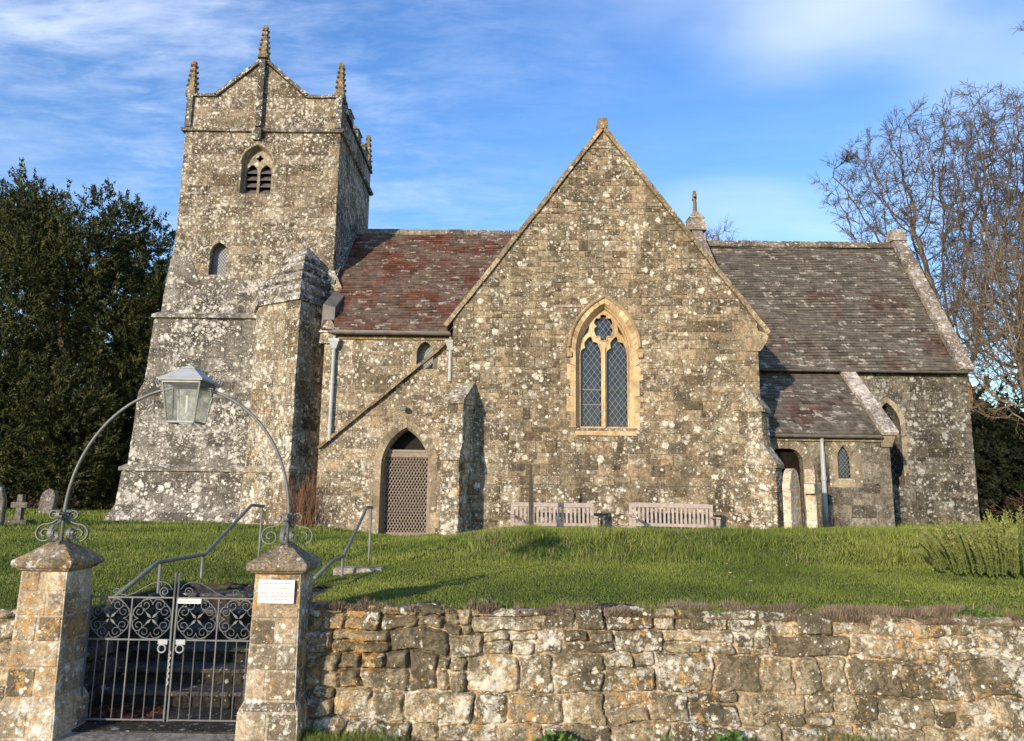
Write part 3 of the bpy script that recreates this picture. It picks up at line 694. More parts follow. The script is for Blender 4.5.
# eaves and gutter
def gutter(P, u0, u1, z, w, parent, r=.05, mat='gutter'):
    mb = MB(); prof = [(r*math.cos(a), r*math.sin(a)) for a in [math.pi+i*math.pi/8 for i in range(9)]]
    for i in range(8):
        a, b = prof[i], prof[i+1]; mb.hull([P(u0, z+a[1], w+a[0]), P(u0, z+b[1], w+b[0]), P(u0, z+b[1]*.9, w+b[0]*.9), P(u0, z+a[1]*.9, w+a[0]*.9)], [P(u1, z+a[1], w+a[0]), P(u1, z+b[1], w+b[0]), P(u1, z+b[1]*.9, w+b[0]*.9), P(u1, z+a[1]*.9, w+a[0]*.9)])
    mb.hull([P(u0, z-r, w-r*1.2), P(u0, z+r*1.2, w-r*1.2), P(u0, z+r*1.2, w-r), P(u0, z-r, w-r)], [P(u1, z-r, w-r*1.2), P(u1, z+r*1.2, w-r*1.2), P(u1, z+r*1.2, w-r), P(u1, z-r, w-r)])
    return mb.build('gutter', mat, parent)
def pipe(P, u, z0, z1, w, parent, r=.04, hopper=True):
    mb = MB(); mb.tube([P(u, z0, w), P(u, z1, w)], r, 10)
    k = z0+.25
    while k < z1-.2: mb.tube([P(u, k, w), P(u, k+.07, w)], r*1.25, 10); k += .9
    if hopper:
        q = lambda s, z, d: [P(u-s, z, w-d), P(u+s, z, w-d), P(u+s, z, w+d), P(u-s, z, w+d)]
        mb.hull(q(.05, z1-.02, .05), q(.095, z1+.13, .07)); mb.hull(q(.11, z1+.132, .08), q(.11, z1+.19, .08))
    mb.tube([P(u, z1, w), P(u, z1+.2, w), P(u, z1+.28, w+.02)], r*.8, 8)
    return mb.build('drainpipe', 'pipe', parent)
gutter(P, -3.72, -1.1, 4.84, .16, nave); pipe(P, -3.66, 2.62, 4.52, .07, nave); pipe(P, -1.27, 3.86, 4.52, .07, nave)
mb = MB(); mb.box(NX0+.1, NX1+.1, NY-.04, NY+.1, 4.72, 4.80, (.7, .2, 0)); mb.build('eaves_course', 'coping', nave)
# nave roof
RY, RZ = 18.35, 8.28
nroof = tile_roof('nave_roof', 'naveroof', (-3.95, NY-.1, 4.90), (.9, NY-.1, 4.90), (.9, RY, RZ), (-4.14, RY, RZ), 46, .17, rng, church, sag=.02)
tile_roof('nave_roof', 'naveroof', (4.6, RY+3.4, 4.90), (-4.14, RY+3.4, 4.90), (-4.14, RY, RZ), (4.6, RY, RZ), 20, .4, rng, church)
def ridge(x0, x1, y, z, parent):
    mb = MB(); x = x0
    while x < x1-.02:
        w = min(.42*rng.uniform(.9, 1.1), x1-x); tt = (rng.random(), rng.random(), 0); e = rng.uniform(-.008, .008)
        q = [(-.15, -.13), (0, .05), (.15, -.13), (.13, -.16), (0, .0), (-.13, -.16)]
        mb.hull([(x, y+a, z+b+e) for a, b in q], [(x+w-.008, y+a, z+b+e) for a, b in q], tt); x += w
    return mb.build('ridge_tiles', 'ridge', parent)
ridge(-4.14, 4.5, RY, RZ+.03, nroof)
# lead flashing between tower and roof
mb = MB(); coping_seg(mb, frame((-4.12, 0, 0), (0, 1, 0), (1, 0, 0)), (16.2, 6.13), (RY, RZ+.06), .16, -.02, .10, 7, rng); mb.build('verge_coping', 'towerlow', church)
# nave east gable with cross
mb = MB(); GX = 4.72; PG = frame((GX, 0, 0), (0, 1, 0), (-1, 0, 0))
mb.plate([(15.2, 4.8), (21.5, 4.8), (RY, RZ+.08)], [], PG, .12, -.12, (.5, .5, 0)); coping_seg(mb, PG, (15.1, 4.85), (RY, RZ+.1), .10, .13, -.13, 8, rng); coping_seg(mb, PG, (21.6, 4.85), (RY, RZ+.1), .10, .13, -.13, 8, rng)
mb.hull([(GX-.24, RY-.2, RZ+.1), (GX+.24, RY-.2, RZ+.1), (GX+.24, RY+.2, RZ+.1), (GX-.24, RY+.2, RZ+.1)], [(GX-.2, RY-.17, RZ+.42), (GX+.2, RY-.17, RZ+.42), (GX+.2, RY+.17, RZ+.42), (GX-.2, RY+.17, RZ+.42)], (.8, .5, 0))
mb.hull([(GX-.22, RY-.19, RZ+.42), (GX+.22, RY-.19, RZ+.42), (GX+.22, RY+.19, RZ+.42), (GX-.22, RY+.19, RZ+.42)], [(GX-.07, RY-.06, RZ+.64), (GX+.07, RY-.06, RZ+.64), (GX+.07, RY+.06, RZ+.64), (GX-.07, RY+.06, RZ+.64)], (.8, .5, 0))
neg = mb.build('nave_east_gable', 'whitecoping', church)
mb = MB(); z = RZ+.6
mb.tube([(GX, RY, z), (GX, RY, z+.3), (GX-.005, RY, z+.62)], [.065, .05, .045], 6); mb.tube([(GX-.015, RY-.15, z+.45), (GX, RY+.15, z+.44)], .045, 6); mb.tube([(GX, RY, z+.36), (GX, RY, z+.52)], [.05, .06], 6); mb.build('gable_cross', 'coping', neg)
# ---- tower -----------------------------------------------------------
tw = MB(); X0, X1, YF, YB = -7.82, -4.14, 16.4, 20.05; ZS = 10.02
P = frame((0, YF, 0), (1, 0, 0), (0, -1, 0)); TP = P
belf = pointed(-6.06, .37, 8.46, 9.18, 9.66, 9); lwin = pointed(-6.80, .2, 6.48, 7.0, 7.26, 8)
tower_kw = dict(ch=(.2, .32), cw=(.3, .7), split=.15, raise_=(.002, .008), gap=.004)
wall_face(tw, P, [(X0, 5.4), (X1, 5.4), (X1, ZS), (X0, ZS)], [belf, lwin], rng, reveal=.35, surround=.04, **tower_kw)
PR = frame((X1, 0, 0), (0, 1, 0), (1, 0, 0)); PL = frame((X0, 0, 0), (0, -1, 0), (-1, 0, 0))
wall_face(tw, PR, [(YF+.002, 5.0), (YB, 5.0), (YB, ZS), (YF+.002, ZS)], [], rng, reveal=.35, **tower_kw)
wall_face(tw, PL, [(-YB, .5), (-YF-.002, .5), (-YF-.002, ZS), (-YB, ZS)], [], rng, reveal=.35, **tower_kw)
tw.box(X0+.002, X1-.002, YB-.3, YB, .5, ZS, MORT)
tower = tw.build('tower', 'tower', church)
# string course
mb = MB()
def band(mb, x0, x1, y0, y1, z, prof, t=None):   # prof: (dz, out)
    for (a, oa), (b, ob) in zip(prof[:-1], prof[1:]):
        mb.hull([(x0-oa, y0-oa, z+a), (x1+oa, y0-oa, z+a), (x1+oa, y1+oa, z+a), (x0-oa, y1+oa, z+a)], [(x0-ob, y0-ob, z+b), (x1+ob, y0-ob, z+b), (x1+ob, y1+ob, z+b), (x0-ob, y1+ob, z+b)], t, caps=False)
band(mb, X0, X1, YF, YB, ZS, [(-.05, -.02), (-.03, .07), (.03, .10), (.08, .03), (.08, -.3)], (.75, .4, 0))
mb.hull([P(-6.2, 9.78, 0), P(-6.0, 9.78, 0), P(-6.0, 9.78, .08), P(-6.2, 9.78, .08)], [P(-6.22, 10.04, 0), P(-5.98, 10.04, 0), P(-5.98, 10.04, .16), P(-6.22, 10.04, .16)], (.4, .5, 0))
mb.build('string_course', 'towerlow', tower)
# parapet
PT = 10.88; AP = (-6.08, 11.82)
mb = MB(); fh = [(X0+.03, ZS+.08), (X1-.03, ZS+.08), (X1-.03, PT), (-5.02, PT), AP, (-7.12, PT), (X0+.03, PT)]
def plate_stones(mb, P, hulls, outline, w1, **kw):
    mb.plate(outline, [], P, 0, w1, MORT)
    for h in hulls: lay_stones(mb, P, courses(rng, min(p[0] for p in h), max(p[0] for p in h), min(p[1] for p in h), max(p[1] for p in h), (.2, .3), (.3, .6), .15), h, [], rng, gap=.004, raise_=(.002, .008), **kw)
plate_stones(mb, P, [[(X0+.03, ZS+.08), (X1-.03, ZS+.08), (X1-.03, PT), (X0+.03, PT)], [(-7.12, PT), (-5.02, PT), AP]], fh, -.28)
wall_face(mb, PR, [(YF, ZS+.08), (YB, ZS+.08), (YB, PT-.25), (YF, PT-.25)], [], rng, reveal=.25, **tower_kw)
mb.box(X0+.03, X0+.3, YF+.3, YB, ZS+.08, PT, MORT); mb.box(X0+.05, X1-.05, YB-.25, YB-.003, ZS+.08, PT, MORT)
par = mb.build('parapet', 'tower', tower)
mb = MB()
coping_seg(mb, P, (X0-.06, PT), (-7.14, PT), .07, -.33, .06, 2, rng); coping_seg(mb, P, (-5.0, PT), (X1+.06, PT), .07, -.33, .06, 2, rng)
coping_seg(mb, P, (-7.16, PT+.01), (AP[0], AP[1]+.02), .08, -.33, .06, 5, rng); coping_seg(mb, P, (-4.98, PT+.01), (AP[0], AP[1]+.02), .08, -.33, .06, 5, rng)
mb.box(X1-.3, X1+.06, YF+.3, YF+.9, PT-.25, PT-.02)
for i, y in enumerate((17.35, 18.35, 19.3)):   # side merlons with peaked tops
    mb.hull([(X1-.24, y-.24, PT-.25), (X1+.02, y-.24, PT-.25), (X1+.02, y+.24, PT-.25), (X1-.24, y+.24, PT-.25)], [(X1-.24, y-.22, PT+.12), (X1+.02, y-.22, PT+.12), (X1+.02, y+.22, PT+.12), (X1-.24, y+.22, PT+.12)])
    mb.hull([(X1-.26, y-.26, PT+.12), (X1+.05, y-.26, PT+.12), (X1+.05, y+.26, PT+.12), (X1-.26, y+.26, PT+.12)], [(X1-.14, y-.04, PT+.32), (X1-.08, y-.04, PT+.32), (X1-.08, y+.04, PT+.32), (X1-.14, y+.04, PT+.32)])
coping_seg(mb, PR, (YF+.3, PT-.25), (YB, PT-.25), .06, -.3, .06, 5, rng)
# centre rib
mb.hull([P(-6.15, ZS+.08, 0), P(-6.01, ZS+.08, 0), P(-6.01, ZS+.08, .12), P(-6.15, ZS+.08, .12)], [P(-6.15, AP[1], 0), P(-6.01, AP[1], 0), P(-6.01, AP[1], .12), P(-6.15, AP[1], .12)], (.3, .5, 0))
for x in (X0+.06, X1-.06): mb.hull([P(x-.07, ZS+.08, 0), P(x+.07, ZS+.08, 0), P(x+.07, ZS+.08, .07), P(x-.07, ZS+.08, .07)], [P(x-.07, PT, 0), P(x+.07, PT, 0), P(x+.07, PT, .07), P(x-.07, PT, .07)], (.5, .5, 0))
mb.build('parapet_coping', 'towerlow', tower)
def pinnacle(x, y, z, h):
    mb = MB(); s = .085
    mb.box(x-.12, x+.12, y-.12, y+.12, z, z+.08); mb.box(x-.095, x+.095, y-.095, y+.095, z+.08, z+.16)
    q = lambda s, z: [(x-s, y-s, z), (x+s, y-s, z), (x+s, y+s, z), (x-s, y+s, z)]
    mb.hull(q(s, z+.16), q(.035, z+h-.1)); mb.hull(q(.045, z+h-.12), q(.05, z+h-.05)); mb.hull(q(.05, z+h-.05), q(.015, z+h))
    k = 5
    for i in range(k):                         # crockets
        zz_ = z+.2+(h-.38)*i/(k-1); ss_ = s+(.035-s)*(zz_-z-.16)/(h-.26)
        for dx in (-1, 1):
            for dy in (-1, 1): 
                c = Vector((x+dx*(ss_+.002), y+dy*(ss_+.002), zz_+.02)); r_c = .038
                mb.hull([c+Vector((r_c*math.cos(a), r_c*math.sin(a), -.02)) for a in (0, 1.57, 3.14, 4.71)], [c+Vector((dx*.012+r_c*.7*math.cos(a), dy*.012+r_c*.7*math.sin(a), .03)) for a in (0, 1.57, 3.14, 4.71)])
    return mb.build('pinnacle', 'coping', tower)
pinnacle(X0+.05, YF+.05, PT+.06, .92); pinnacle(X1-.07, YF+.05, PT+.06, .92); pinnacle(AP[0], YF-.02, AP[1]+.04, .92); pinnacle(X1-.08, YB-.1, PT-.1, 1.0); pinnacle(X0+.08, YB-.1, PT-.1, 1.0)
# belfry window
mb = MB(); b1 = shrink(belf, .0); b2 = shrink(belf, .04)
strip(mb, P, b1, .004, b2, -.16, (.4, .5, 0), True)
o_ = shrink(belf, .035); bl_ = pointed(-6.06-.165, .135, 8.5, 9.04, 9.24, 8); br_ = pointed(-6.06+.165, .135, 8.5, 9.04, 9.24, 8)
quat = []
for i in range(28): w = 2*math.pi*i/28; rr = .085*(.55+.45*abs(math.cos(2*w))); quat.append((-6.06+rr*math.cos(w+.0), 9.40+rr*math.sin(w+.0)))
mb.plate(o_, [bl_[::-1], br_[::-1], quat[::-1]], P, -.15, -.22, (.5, .4, 0))
g = [p for p in grow(belf, .03) if p[1] > 9.0]; sweep_arch(mb, P, g, .022, .008, 6, (.5, .5, 0))
mb.build('belfry_tracery', 'dressedgrey', tower)
mb = MB()
for cx_ in (-6.225, -5.895):
    for k in range(4):
        z = 8.52+k*.17; mb.hull([P(cx_-.15, z, -.17), P(cx_+.15, z, -.17), P(cx_+.15, z+.16, -.32), P(cx_-.15, z+.16, -.32)], [P(cx_-.15, z+.025, -.17), P(cx_+.15, z+.025, -.17), P(cx_+.15, z+.185, -.32), P(cx_-.15, z+.185, -.32)])
mb.build('belfry_louvres', 'louvre', tower)
mb = MB(); panel(mb, P, belf, -.34); mb.build('belfry_opening', 'void', tower)
mb = MB(); panel(mb, P, lwin, -.2); mb.build('window_glass', 'lead', tower)
mb = MB(); lead_lattice(mb, P, lwin, -.19, .07, 1.2, .003, .01); mb.build('window_leading', 'darkglass', tower)
# lower stages with offsets
lev = [(.2, -8.56, -3.95, 15.78, 20.2), (.95, -8.52, -3.95, 15.82, 20.2), (1.28, -8.38, -3.97, 15.98, 20.1), (1.96, -8.34, -4.0, 16.02, 20.1), (2.08, -8.26, -4.0, 16.09, 20.1), (3.72, -8.2, -4.02, 16.13, 20.1), (3.98, -8.12, -4.05, 16.2, 20.1), (5.36, -8.06, -4.1, 16.24, 20.1), (5.52, -7.97, -4.12, 16.34, 20.1), (6.35, -7.93, -4.13, 16.37, 20.1)]
mb = MB(); loft(mb, lev); loft_stones(mb, lev, rng, 'fl', ch=(.2, .34), cw=(.3, .75), split=.2, raise_=(.002, .012), gap=.005)
# clasping buttress top slope and SE strip
mb.hull([(-7.95, 16.36, 6.3), (-7.2, 16.36, 6.3), (-7.2, 16.9, 6.3), (-7.95, 16.9, 6.3)], [(-7.84, 16.41, 7.15), (-7.5, 16.41, 7.15), (-7.5, 16.9, 7.15), (-7.84, 16.9, 7.15)], (.6, .5, 0))
low = mb.build('tower_lower_stage', 'towerlow', tower)
for z, k, d in ((2.0, 7, .03), (5.42, 12, .03)):
    mb = MB()
    xl = -8.36 if z < 3 else -8.08; yf = 16.0 if z < 3 else 16.22
    mb.hull([(xl-d, yf-d, z), (-4.0, yf-d, z), (-4.0, 18, z), (xl-d, 18, z)], [(xl-d, yf-d, z+.07), (-4.0, yf-d, z+.07), (-4.0, 18, z+.07), (xl-d, 18, z+.07)], (.8, .5, 0)); mb.hull([(xl-d, yf-d, z+.07), (-4.0, yf-d, z+.07), (-4.0, 18, z+.07), (xl-d, 18, z+.07)], [(xl+.08, yf+.1, z+.15), (-4.0, yf+.1, z+.15), (-4.0, 18, z+.15), (xl+.08, 18, z+.15)], (.8, .5, 0)); mb.build('string_course', 'towerlow', tower)
mb = MB()
mb.hull([(-8.3, 15.6, .86), (-6.2, 15.6, .86), (-6.2, 15.85, .86), (-8.3, 15.85, .86)], [(-8.3, 15.6, .95), (-6.2, 15.6, .95), (-6.2, 15.85, .95), (-8.3, 15.85, .95)], (1, .5, 0))
mb.build('base_slab', 'whitecoping', tower)
# SE pilaster strip
mb = MB(); loft(mb, [(4.9, -4.22, -3.84, 16.05, 17), (6.15, -4.22, -3.86, 16.1, 17), (6.6, -4.25, -4.1, 16.36, 17)]); loft_stones(mb, [(4.9, -4.22, -3.84, 16.05, 17), (6.15, -4.22, -3.86, 16.1, 17)], rng, 'fr')
mb.build('tower_corner_strip', 'buttress', tower)
# ---- stair turret -----------------------------------------------------
TPT = [(-5.85, 16.4), (-5.55, 15.72), (-4.46, 15.05), (-4.04, 15.95), (-3.98, 16.4)]
mb = MB()
def sc(k): 
    c = (-4.75, 16.4); return [((x-c[0])*k+c[0], (y-c[1])*k+c[1]) for x, y in TPT]
prev = None
for (z0, k0, z1, k1) in [(.3, 1.14, .95, 1.1), (.95, 1.1, 1.22, 1.05), (1.22, 1.05, 2.0, 1.04), (2.0, 1.04, 2.1, 1.0), (2.1, 1.0, 5.6, .985)]:
    A, B = sc(k0), sc(k1)
    for i in range(4):
        q = [(*A[i], z0), (*A[i+1], z0), (*B[i+1], z1), (*B[i], z1)]; mb.poly(q, MORT)
        if z1-z0 > .15: quad_stones(mb, q, rng, ch=(.2, .32), cw=(.25, .6), split=.2, raise_=(.003, .014))
A = sc(1.075)
mb.hull([(*p, 1.98) for p in A], [(*p, 2.05) for p in A], (.8, .5, 0)); mb.hull([(*p, 2.05) for p in A], [(*p, 2.13) for p in sc(1.0)], (.8, .5, 0))
tur = mb.build('stair_turret', 'buttress', tower)
mb = MB(); prof = [(5.56, .99), (5.57, 1.05), (5.66, 1.06), (5.74, 1.0), (5.745, .98), (5.80, 1.03), (5.90, 1.035), (6.02, .90), (6.03, .86), (6.08, .91), (6.18, .90), (6.30, .75), (6.31, .70), (6.36, .75), (6.46, .74), (6.60, .56), (6.61, .50), (6.66, .54), (6.76, .50), (7.14, .03)]
for (z0, k0), (z1, k1) in zip(prof[:-1], prof[1:]):
    A, B = sc(k0), sc(k1)
    for i in range(4):
        n = 3
        for s_ in range(n):
            l = lambda p, q, t_: (p[0]+(q[0]-p[0])*t_, p[1]+(q[1]-p[1])*t_)
            mb.poly([(*l(A[i], A[i+1], s_/n), z0), (*l(A[i], A[i+1], (s_+1)/n), z0), (*l(B[i], B[i+1], (s_+1)/n), z1), (*l(B[i], B[i+1], s_/n), z1)], (rng.random(), rng.random(), 0))
mb.build('turret_roof', 'towerlow', tur)
mb = MB(); mb.hull([(-4.0, 15.12, 5.0), (-3.74, 15.12, 5.0), (-3.74, 16.0, 5.0), (-4.0, 16.0, 5.0)], [(-4.0, 15.16, 5.50), (-3.74, 15.16, 5.44), (-3.74, 16.0, 5.95), (-4.0, 16.0, 6.0)]); mb.build('lead_box', 'gutter', tower)
# ---- chancel -----------------------------------------------------------
CY, CXa, CXb, CE, CRY, CRZ = 16.3, 4.76, 10.14, 4.44, 18.5, 8.12
mb = MB(); P = frame((0, CY, 0), (1, 0, 0), (0, -1, 0)); cwin = pointed(8.32, .27, 1.9, 3.2, 3.72, 9)
wall_face(mb, P, [(CXa, .5), (CXb+.02, .5), (CXb+.02, CE), (CXa, CE)], [cwin], rng, reveal=.4, surround=.1, ch=(.13, .24), cw=(.15, .42), split=.45, raise_=(.004, .02), gap=.005)
PE = frame((CXb+.02, 0, 0), (0, 1, 0), (1, 0, 0)); wall_face(mb, PE, [(CY+.006, .5), (CRY*2-CY, .5), (CRY*2-CY, CE), (CRY, CRZ), (CY+.006, CE)], [], rng, reveal=.3)
ch = mb.build('chancel_wall', 'chancel', church)
mb = MB(); arch_ring(mb, P, cwin, .11, -.01, .01, rng); mb.build('window_surround', 'dressedgrey', ch)
mb = MB(); panel(mb, P, grow(cwin, .02), -.28); mb.build('window_glass', 'darkglass', ch)
mb = MB(); lead_lattice(mb, P, cwin, -.27, .12, 1.4, .0035); mb.build('window_leading', 'lead', ch)
croof = tile_roof('chancel_roof', 'chanroof', (CXa, CY-.16, CE-.02), (CXb, CY-.16, CE-.02), (CXb, CRY, CRZ), (CXa, CRY, CRZ), 50, .19, rng, church, sag=.022, th=.02)
tile_roof('chancel_roof', 'chanroof', (CXb, CRY*2-CY+.16, CE-.02), (CXa, CRY*2-CY+.16, CE-.02), (CXa, CRY, CRZ), (CXb, CRY, CRZ), 25, .4, rng, church)
ridge(CXa+.2, CXb-.1, CRY, CRZ+.05, croof)
mb = MB(); coping_seg(mb, PE, (CY-.22, CE-.05), (CRY, CRZ+.12), .12, .0, -.32, 12, rng); coping_seg(mb, PE, (CRY*2-CY+.2, CE-.02), (CRY, CRZ+.12), .17, .03, -.36, 8, rng)
mb.hull([(CXb-.34, CRY-.2, CRZ+.1), (CXb+.06, CRY-.2, CRZ+.1), (CXb+.06, CRY+.2, CRZ+.1), (CXb-.34, CRY+.2, CRZ+.1)], [(CXb-.3, CRY-.1, CRZ+.42), (CXb+.02, CRY-.1, CRZ+.42), (CXb+.02, CRY+.1, CRZ+.42), (CXb-.3, CRY+.1, CRZ+.42)], (.8, .5, 0))
mb.build('gable_coping', 'whitecoping', ch)
gutter(P, CXa, CXb-.05, CE-.03, .18, ch)
# ---- vestry ------------------------------------------------------------
VY, VX0, VX1, VE = 14.7, 4.76, 7.5, 2.86
mb = MB(); P = frame((0, VY, 0), (1, 0, 0), (0, -1, 0)); vwin = pointed(6.60, .15, 1.96, 2.38, 2.66, 8); vdoor = pointed(5.42, .34, .5, 2.30, 2.56, 8)
wall_face(mb, P, [(VX0, .5), (VX1, .5), (VX1, VE), (VX0, VE)], [vwin, vdoor], rng, reveal=.3, surround=.14, ch=(.16, .25), cw=(.2, .5), split=.2, raise_=(.002, .007), gap=.004)
PV = frame((VX1, 0, 0), (0, 1, 0), (1, 0, 0)); wall_face(mb, PV, [(VY+.006, .5), (CY, .5), (CY, CE-.1), (VY+.006, VE)], [], rng, reveal=.3)
ve = mb.build('vestry_wall', 'vestry', church)
mb = MB(); arch_ring(mb, P, vwin, .17, -.01, .012, rng); v1_ = shrink(vwin, .035); strip(mb, P, vwin, .012, v1_, -.06, (.5, .3, 0), True)
mb.box(6.60-.32, 6.60+.32, VY-.013, VY+.05, 1.82, 1.955, (.6, .3, 0)); mb.hull([P(6.42, 1.955, .02), P(6.78, 1.955, .02), P(6.78, 1.94, -.1), P(6.42, 1.94, -.1)], [P(6.44, 1.99, .0), P(6.76, 1.99, .0), P(6.76, 1.99, -.1), P(6.44, 1.99, -.1)], (.9, .3, 0)); arch_ring(mb, P, vdoor, .14, -.01, .012, rng); mb.build('window_surround', 'dressedgrey', ve)
mb = MB(); panel(mb, P, grow(vwin, .02), -.1); mb.build('window_glass', 'darkglass', ve)
mb = MB(); lead_lattice(mb, P, vwin, -.09, .075, 1.2, .003, .01); mb.build('window_leading', 'lead', ve)
mb = MB(); panel(mb, P, grow(vdoor, .02), -.2)
for i in range(6): mb.box(5.08+i*.115, 5.08+i*.115+.108, VY+.16, VY+.19, .5, 2.5, (.3+.1*(i % 3), .5, 0))
mb.build('vestry_door', 'wood', ve)
tile_roof('vestry_roof', 'chanroof', (VX0, VY-.12, VE-.0), (VX1-.12, VY-.12, VE-.0), (VX1-.12, CY, CE-.08), (VX0, CY, CE-.08), 20, .17, rng, ve, sag=.008, th=.016)
mb = MB(); coping_seg(mb, PV, (VY-.18, VE-.02), (CY, CE-.02), .09, .09, -.22, 5, rng); q = [(VY-.2, VE-.28), (VY+.2, VE-.28), (VY+.2, VE), (VY-.2, VE), (VY-.2, VE-.06)]
mb.build('gable_coping', 'palecoping', ve)
mb = MB(); mb.hull([P(VX1-.16, VE-.24, -.2), P(VX1+.03, VE-.24, -.2), P(VX1+.03, VE-.24, .05), P(VX1-.16, VE-.24, .05)], [P(VX1-.16, VE-.01, -.2), P(VX1+.07, VE-.01, -.2), P(VX1+.07, VE-.01, .14), P(VX1-.16, VE-.01, .14)], (.5, .3, 0))
mb.box(VX0, VX1-.165, VY-.06, VY+.05, VE-.14, VE-.06, (.4, .3, 0)); mb.build('eaves_course', 'dressedgrey', ve)
gutter(P, VX0+.1, VX1-.2, VE-.04, .16, ve, r=.045); pipe(P, 6.13, .8, 2.50, .08, ve, r=.045, hopper=False)

# ================================================================== CHURCHYARD WALL
def rubble_field(name, frameP, u0, u1, v0, vtop, rg, parent, res=.008, ch=(.12, .24), cw=(.14, .40), mat='wall', amp=1.0, back=.33):
    rs = np.random.RandomState(rg); pr = random.Random(rg)
    us = np.arange(u0, u1+res, res); vs = np.arange(v0, 1.0+res, res); U, V = np.meshgrid(us, vs)
    top = vtop(U)+.045*(fbm(U*3.7+rg, U*0)-.5)*2
    Vs = np.minimum(V, 99); k = (V-v0)/(1.0-v0); V = v0+k*(top-v0)
    o = rs.rand(8)*50
    WU = U+.05*(fbm(U*4+o[0], V*5+o[1], 5, .6)-.5)*2; WV = V+.05*(fbm(U*3.5+o[2], V*4+o[3], 5, .6)-.5)*2
    H = np.full(U.shape, -.055); T0 = np.full(U.shape, .5); T1 = np.full(U.shape, .5)
    D = np.zeros(U.shape)
    for (a, b, c, d) in courses(pr, u0-.1, u1+.1, v0-.05, 1.12, ch, cw, .45):
        h = pr.uniform(-.006, .032)*amp; t0, t1 = (pr.uniform(0, .28) if pr.random() < .38 else pr.uniform(.4, 1.15)), pr.random(); tx, ty = pr.uniform(-.05, .05), pr.uniform(-.07, .07)
        mk = (WU >= a) & (WU < b) & (WV >= c) & (WV < d)
        if not mk.any(): continue
        x, y = WU[mk], WV[mk]; dx = np.minimum(x-a, b-x); dy = np.minimum(y-c, d-y); rr = .022
        dd = np.where((dx < rr) & (dy < rr), rr-np.hypot(rr-dx, rr-dy), np.minimum(dx, dy))
        H[mk] = -.055+(h+.055)*ss(dd, .001, .014)+tx*(x-(a+b)/2)*ss(dd, 0, .02)+ty*(y-(c+d)/2)*ss(dd, 0, .02); T0[mk] = t0; T1[mk] = t1; D[mk] = dd
    H += ((fbm(U*14+o[4], V*14, 4, .6)-.5)*.044+(fbm(U*45, V*45+o[5], 3, .6)-.5)*.016)*amp
    mlev = -.028+(fbm(U*2.9+o[6], V*3.4, 4)-.5)*.19*amp
    mlev = np.minimum(mlev, -.009)+(fbm(U*30, V*30, 3)-.5)*.006
    mort = (mlev > H).astype(float); H2 = np.maximum(H, mlev)
    ny, nx = U.shape
    P3 = np.array([frameP(0, 0, 0), frameP(1, 0, 0), frameP(0, 1, 0), frameP(0, 0, 1)]); O, Eu, Ev, En = P3[0], P3[1]-P3[0], P3[2]-P3[0], P3[3]-P3[0]
    H2 = H2 - .02*ss(k, .97, 1.0)
    Vx = O+U[..., None]*Eu+V[..., None]*Ev+H2[..., None]*En
    rows = [Vx]
    for j, bk in enumerate((.05, .13, back)): 
        rows.append((O+U[-1][:, None]*Eu+(V[-1]-.012-.02*(j > 0)+.03*(fbm(U[-1]*9, U[-1]*0+j)-.5))[:, None]*Ev-(bk)*En)[None])
    rows.append((O+U[-1][:, None]*Eu+(V[-1]*0+v0)[:, None]*Ev-back*En)[None])
    A = np.concatenate(rows, 0); ny2 = A.shape[0]
    i = np.arange((ny2-1)*nx).reshape(ny2-1, nx)[:, :-1].ravel(); F = np.stack([i, i+1, i+nx+1, i+nx], 1)
    tt = np.stack([T0, T1, mort], -1); tt = np.concatenate([tt]+[tt[-1:]]*4, 0).reshape(-1, 3)[i]
    ob = arrmesh(name, A.reshape(-1, 3), F, tt, mat, parent); ob.data.polygons.foreach_set('use_smooth', [True]*len(F)); return ob
FW = frame((0, 4.90, 0), (1, 0, 0), (0, -1, 0), (0, .05, 1))
wall = rubble_field('retaining_wall', FW, -1.31, 9.5, -.02, lambda u: .885-.010*np.clip(u, -1, 4), 21, None, res=.0085, ch=(.12, .25), cw=(.13, .40))
tag(wall, 'long churchyard retaining wall of rough lichen covered stones in front of the lawn, right of the gate', 'wall')
wl2 = rubble_field('retaining_wall', FW, -6.5, -3.0, -.02, lambda u: .84+0*u, 33, None, res=.014)
tag(wl2, 'short end of the stone retaining wall left of the left gate pier', 'wall')
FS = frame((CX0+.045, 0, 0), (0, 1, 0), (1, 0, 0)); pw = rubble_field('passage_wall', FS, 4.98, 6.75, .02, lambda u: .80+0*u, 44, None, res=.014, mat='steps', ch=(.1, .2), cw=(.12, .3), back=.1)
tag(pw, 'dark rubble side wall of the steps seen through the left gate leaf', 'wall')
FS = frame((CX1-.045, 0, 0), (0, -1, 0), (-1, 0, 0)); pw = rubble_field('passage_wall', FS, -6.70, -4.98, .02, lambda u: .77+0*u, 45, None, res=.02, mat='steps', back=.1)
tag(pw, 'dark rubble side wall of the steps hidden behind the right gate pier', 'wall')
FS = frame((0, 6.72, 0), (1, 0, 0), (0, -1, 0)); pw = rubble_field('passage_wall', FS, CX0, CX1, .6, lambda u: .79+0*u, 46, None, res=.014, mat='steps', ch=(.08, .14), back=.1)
tag(pw, 'low dark stone edging at the top of the steps below the grass', 'wall')
